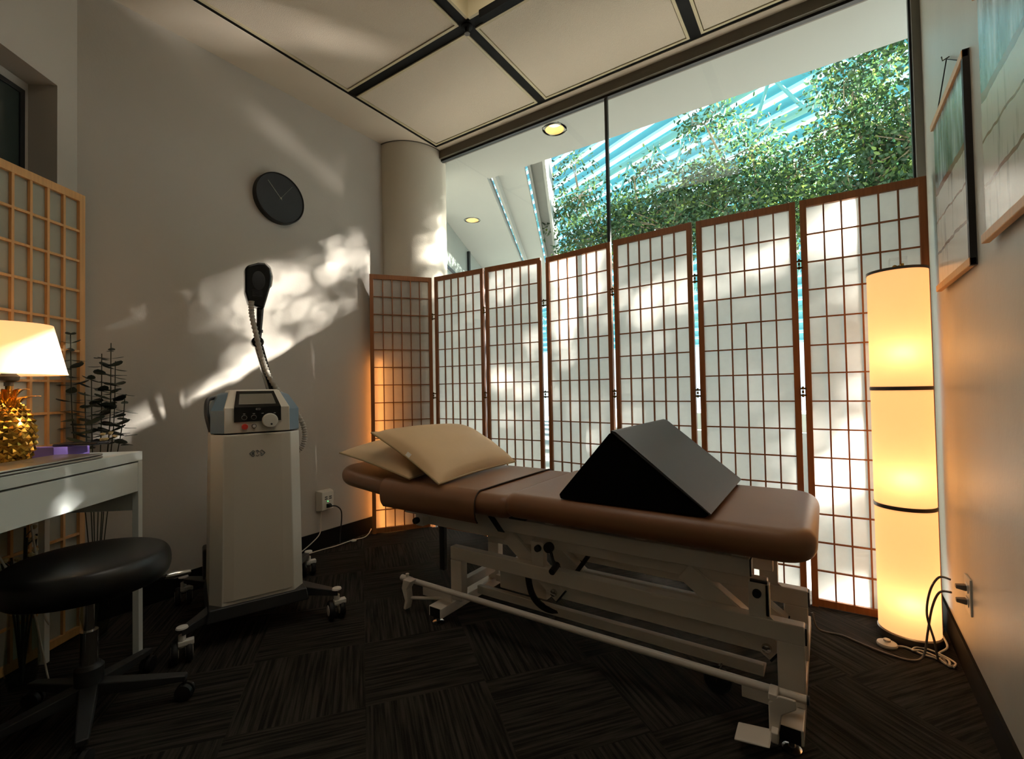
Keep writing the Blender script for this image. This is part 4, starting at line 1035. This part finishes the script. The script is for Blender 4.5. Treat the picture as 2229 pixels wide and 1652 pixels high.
def crown(n, r0, out, h, z, tw, wd):
    b = MB()
    for k in range(n):
        a = 2*math.pi*k/n + tw; er = Vector((math.cos(a), math.sin(a), 0)); et = Vector((-math.sin(a), math.cos(a), 0)); rings = []
        for i in range(9):
            t = i/8; p = er*(r0 + out*t**1.5) + Vector((0, 0, z + h*(math.sin(t*1.9)))); w_ = wd*(1 - t)**.7*(.55 + 1.1*t*(1 - t)*2) + .0006
            rings.append([p + et*w_, p + er*.001 - Vector((0, 0, w_*.3)), p - et*w_, p + Vector((0, 0, .002)) - er*.001 - Vector((0, 0, w_*.2))])
        b.loft(rings)
    return b
crown(8, .020, .055, .032, .185, 0, .014).build('crown_leaves', M['gold'], pl)
crown(7, .012, .036, .048, .192, .4, .012).build('crown_leaves', M['gold'], pl)
MB().lathe([(.009, .19), (.008, .235), (.008, .255)], 18).build('neck', M['gold'], pl)
MB().lathe([(.011, .25), (.011, .262), (.024, .268), (.026, .280), (.018, .288), (.018, .33)], 24).build('socket', M['rubber'], pl)
shp = lit_shade('cream_fabric_shade', (.95, .80, .62, 1), (1, .60, .30, 1), .35)
s_ = MB().lathe([(.138, .287), (.103, .448), (.102, .448), (.137, .287)], 64, caps=False).build('lamp_shade', shp, pl)
MB().lathe([(.138, .285), (.139, .289), (.1365, .289)], 64, caps=False).build('shade_trim', M['pillow'], pl)
MB().lathe([(.010, .32), (.024, .36), (.022, .38), (.004, .395)], 20).build('bulb', M['bulb'], pl)
l = bpy.data.lights.new('table_lamp_bulb', 'POINT'); l.energy = .55; l.color = (1, .55, .27); l.shadow_soft_size = .03
lo = bpy.data.objects.new('bulb_light', l); C.objects.link(lo); lo.parent = pl; lo.location = (0, 0, .345)

# eucalyptus and blossom branches in floor vases behind the desk
def vase(parent, r, h):
    MB().lathe([(r*.7, 0), (r, h*.3), (r*.75, h), (r*.70, h), (r*.94, h*.3), (r*.64, .01)], 28, caps=False).build('vase', M['vase'], parent)
eu = thing('eucalyptus', 'dark artificial eucalyptus stems in a floor vase behind the desk corner', 'plant', (-2.50, .625, 0))
r = random.Random(4); stems = MB(); lv = MB()
def rleaf(mb, p, d, rad):
    d = d.normalized(); s = d.cross(Vector((0, 0, 1)))
    s = s.normalized() if s.length > .01 else Vector((1, 0, 0)); n = []
    tl = r.uniform(-.35, .45)
    for k in range(10):
        a = 2*math.pi*k/10; rr = rad*(1 + .12*math.cos(a))
        n.append(p + d*(rad*1.1 + rr*math.cos(a)) + s*rr*.75*math.sin(a) + Vector((0, 0, tl*(rad + rr*math.cos(a)) - .12*rad*abs(math.sin(a)))))
    mb.add([p] + n, [(0, k + 1, (k + 1) % 10 + 1) for k in range(10)])
for (dx, dy, zt, lo_) in ((.02, .045, 1.205, .80), (.0, .02, 1.16, .80), (-.03, -.07, 1.235, .86), (.01, .062, 1.13, .79), (.03, -.02, 1.07, .78), (.04, .085, .97, .78), (.05, -.045, 1.0, .80), (.0, .05, 1.02, .79)):
    top = Vector((dx, dy, zt)); pts = catmull([(0, 0, .03), (dx*.4, dy*.4, .5), (dx*.9, dy*.9, .85), tuple(top)], 8)
    stems.tube(pts, .0018, 6)
    z = lo_; a = r.uniform(0, 3)
    while z < zt:
        t = max(0, min(1, z/zt)); q = Vector(pts[min(len(pts) - 1, int(t*(len(pts) - 1)))]); q.z = z
        sz = .023 + .007*r.random() - .012*max(0, (z - zt + .12)/.12)
        for s in (0, math.pi):
            rleaf(lv, q, Vector((math.cos(a + s), math.sin(a + s), .1)), sz)
        a += 1.3 + r.uniform(-.3, .3); z += .034
stems.build('stems', M['stem'], eu); lv.build('leaves', M['euca'], eu, ang=80)
fl_ = MB()
for k in range(7):
    p = Vector((.05 + r.uniform(-.015, .02), r.uniform(-.02, .07), .785 + .04*r.random()))
    fl_.lathe([(.002, 0), (.008, .004), (.010, .010), (.003, .012)], 8, p)
fl_.build('flowers', M['blossom'], eu); vase(eu, .05, .30)
bq = thing('blossom_branches', 'brown twigs with cream blossoms in a clear vase under the desk', 'plant', tuple(Vector(dw(.17, -.27, 0))))
tw = MB(); bl_ = MB(); r = random.Random(11)
for k in range(8):
    a = r.uniform(0, 6.28); d = r.uniform(.02, .075); h = r.uniform(.42, .54)
    p1 = Vector((d*math.cos(a), d*math.sin(a), h)); tw.tube(catmull([(0, 0, .02), (p1.x*.4, p1.y*.4, .25), tuple(p1)], 6), .003, 6)
    for j in range(5):
        b0 = Vector((p1.x*(.5 + .1*j), p1.y*(.5 + .1*j), h*(.62 + .08*j))); dd = Vector((r.uniform(-1, 1), r.uniform(-1, 1), .8)).normalized()*r.uniform(.02, .045)
        tw.tube([b0, b0 + dd], .0018, 5); bl_.lathe([(.002, -.006), (.008, -.002), (.009, .004), (.003, .009)], 8, b0 + dd)
tw.build('twigs', M['stem'], bq); bl_.build('blossoms', M['blossom'], bq); vase(bq, .045, .26)
cord('charger_cord', 'thin white charger cord dangling under the desk', [dw(.30, -.25, .55), dw(.27, -.22, .42), dw(.26, -.16, .30), dw(.25, -.14, .16), dw(.23, -.12, .02), dw(.17, -.08, .006)], .0025, M['cordw'])
cord('loose_cord', 'white cord hanging behind the stool seat', [dw(.22, -.20, .56), dw(.215, -.18, .40), dw(.21, -.17, .27), dw(.19, -.17, .22)], .0028, M['cordw'])

# ------------------------------------------------------------------ stool
st_ = thing('stool', 'round black padded stool on a chrome column and five castors', 'stool', (-1.88, .455, 0), R_(43))
sp2 = [(.04, .405), (.17, .405), (.194, .412), (.203, .435), (.203, .462), (.196, .482), (.178, .495), (.12, .503), (.03, .505), (.001, .505)]
MB().lathe([(p.x, p.y) for p in catmull([(a, b, 0) for a, b in sp2], 4)], 56).build('seat', M['leather'], st_, ang=60)
MB().lathe([(.05, .375), (.055, .405)], 24).bb(-.09, .09, -.03, .03, .39, .406).bb(-.03, .03, -.09, .09, .39, .406).build('seat_plate', M['darkbase'], st_)
MB().lathe([(.0135, .25), (.0135, .40)], 20).lathe([(.022, .13), (.022, .27)], 24).build('column', M['chrome'], st_)
MB().lathe([(.034, .06), (.036, .16), (.028, .17)], 24).build('hub', M['darkbase'], st_)
lv_ = MB().tube([(.02, 0, .392), (.12, .10, .375), (.155, .13, .37)], .005, 8); lvo = lv_.build('lever', M['rubber'], st_)
MB().tube([(.145, .125, .371), (.165, .14, .369), (.20, .17, .366)], [.009, .013, .008], 12).build('grip', M['chrome'], lvo)
for k in range(5):
    a = R_(72*k + 12); ca, sa = math.cos(a), math.sin(a)
    lg = MB().loft([[(ca*.02 - sa*s*.022, sa*.02 + ca*s*.022, z) for s, z in ((-1, .075), (1, .075), (1, .115), (-1, .115))],
                    [(ca*.25 - sa*s*.014, sa*.25 + ca*s*.014, z) for s, z in ((-1, .062), (1, .062), (1, .080), (-1, .080))]]).build('leg', M['darkbase'], st_, bevel=.004)
    ex, ey = ca*.245, sa*.245
    MB().lathe([(.006, .03), (.006, .064)], 10, (ex, ey, 0)).lathe([(.008, -.018), (.024, -.016), (.026, -.006), (.026, -.004), (.018, -.003), (.018, .003), (.026, .004), (.026, .006), (.024, .016), (.008, .018)], 22, (ex, ey, .026), 'X' if abs(ca) < .7 else 'Y').build('castor', M['rubber'], lg)

# ------------------------------------------------------------------ light
def lamp_spot(loc, target, energy, size, blend, col=(1, .93, .85), soft=.05, sx=1):
    l = bpy.data.lights.new('glint_stand_in', 'SPOT'); l.energy = energy; l.color = col; l.spot_size = R_(size); l.spot_blend = blend; l.shadow_soft_size = soft
    o = bpy.data.objects.new('glint_stand_in', l); C.objects.link(o); o.location = loc
    o.rotation_euler = (Vector(target) - Vector(loc)).to_track_quat('-Z', 'Y').to_euler(); o.scale = (sx, 1, 1)
    return o
sd = Vector((-1, -1, -.59)).normalized()
sun = bpy.data.lights.new('sun', 'SUN'); sun.energy = 105; sun.angle = R_(1.3); sun.color = (1, .95, .86)
so_ = bpy.data.objects.new('sun', sun); C.objects.link(so_); so_.location = (5, 6, 5); so_.rotation_euler = sd.to_track_quat('-Z', 'Y').to_euler()

# spot lamps added outside, standing in for sunlight reflected up through the window
lamp_spot((.5, 5.0, .9), (-2.22, 1.20, 2.8), 544, 4.6, 1)
lamp_spot((.2, 5.0, .9), (-2.50, 1.08, 2.8), 442, 3.6, 1)
lamp_spot((.5, 4.9, .9), (-2.02, 1.52, 2.8), 408, 3.2, 1)
lamp_spot((.9, 4.9, 1.0), (-1.9, 1.10, 2.8), 340, 3.0, 1)
lamp_spot((-.8, 5.5, 1.1), (XL, 1.50, 2.53), 442, 2.4, 1)
lamp_spot((-.8, 5.5, 1.1), (XL, 1.85, 2.40), 340, 2.6, 1)
lamp_spot((-.75, 5.5, 1.0), (XL, 2.0, 2.50), 153, 2.2, 1)
wld = bpy.data.worlds.new('world'); bpy.context.scene.world = wld; wld.use_nodes = True
bg = wld.node_tree.nodes['Background']; bg.inputs[0].default_value = (.68, .89, 1, 1); bg.inputs[1].default_value = 2.1

# ------------------------------------------------------------------ camera
cam = bpy.data.cameras.new('camera'); co = bpy.data.objects.new('camera', cam); C.objects.link(co)
Rm = Matrix(((.8286, -.0272, -.5592), (.5596, .0066, .8288), (-.0188, -.9996, .0206)))
X, Y, Z = Rm.col[0], -Rm.col[1], -Rm.col[2]
co.matrix_world = Matrix(((X[0], Y[0], Z[0], 0), (X[1], Y[1], Z[1], 0), (X[2], Y[2], Z[2], .98), (0, 0, 0, 1)))
cam.sensor_width = 36; cam.sensor_fit = 'HORIZONTAL'; cam.lens = 36*1009/2229; cam.clip_start = .02; cam.clip_end = 200
bpy.context.scene.camera = co
s = bpy.context.scene
s.view_settings.view_transform = 'Standard'; s.view_settings.look = 'None'; s.view_settings.gamma = 1; s.view_settings.use_curve_mapping = False
s.view_settings.exposure = 0.12
s.render.engine = 'CYCLES'
s.cycles.use_denoising = True; s.cycles.max_bounces = 10; s.cycles.diffuse_bounces = 6; s.cycles.transparent_max_bounces = 12
s.cycles.sample_clamp_indirect = 6; s.cycles.caustics_reflective = False; s.cycles.caustics_refractive = False
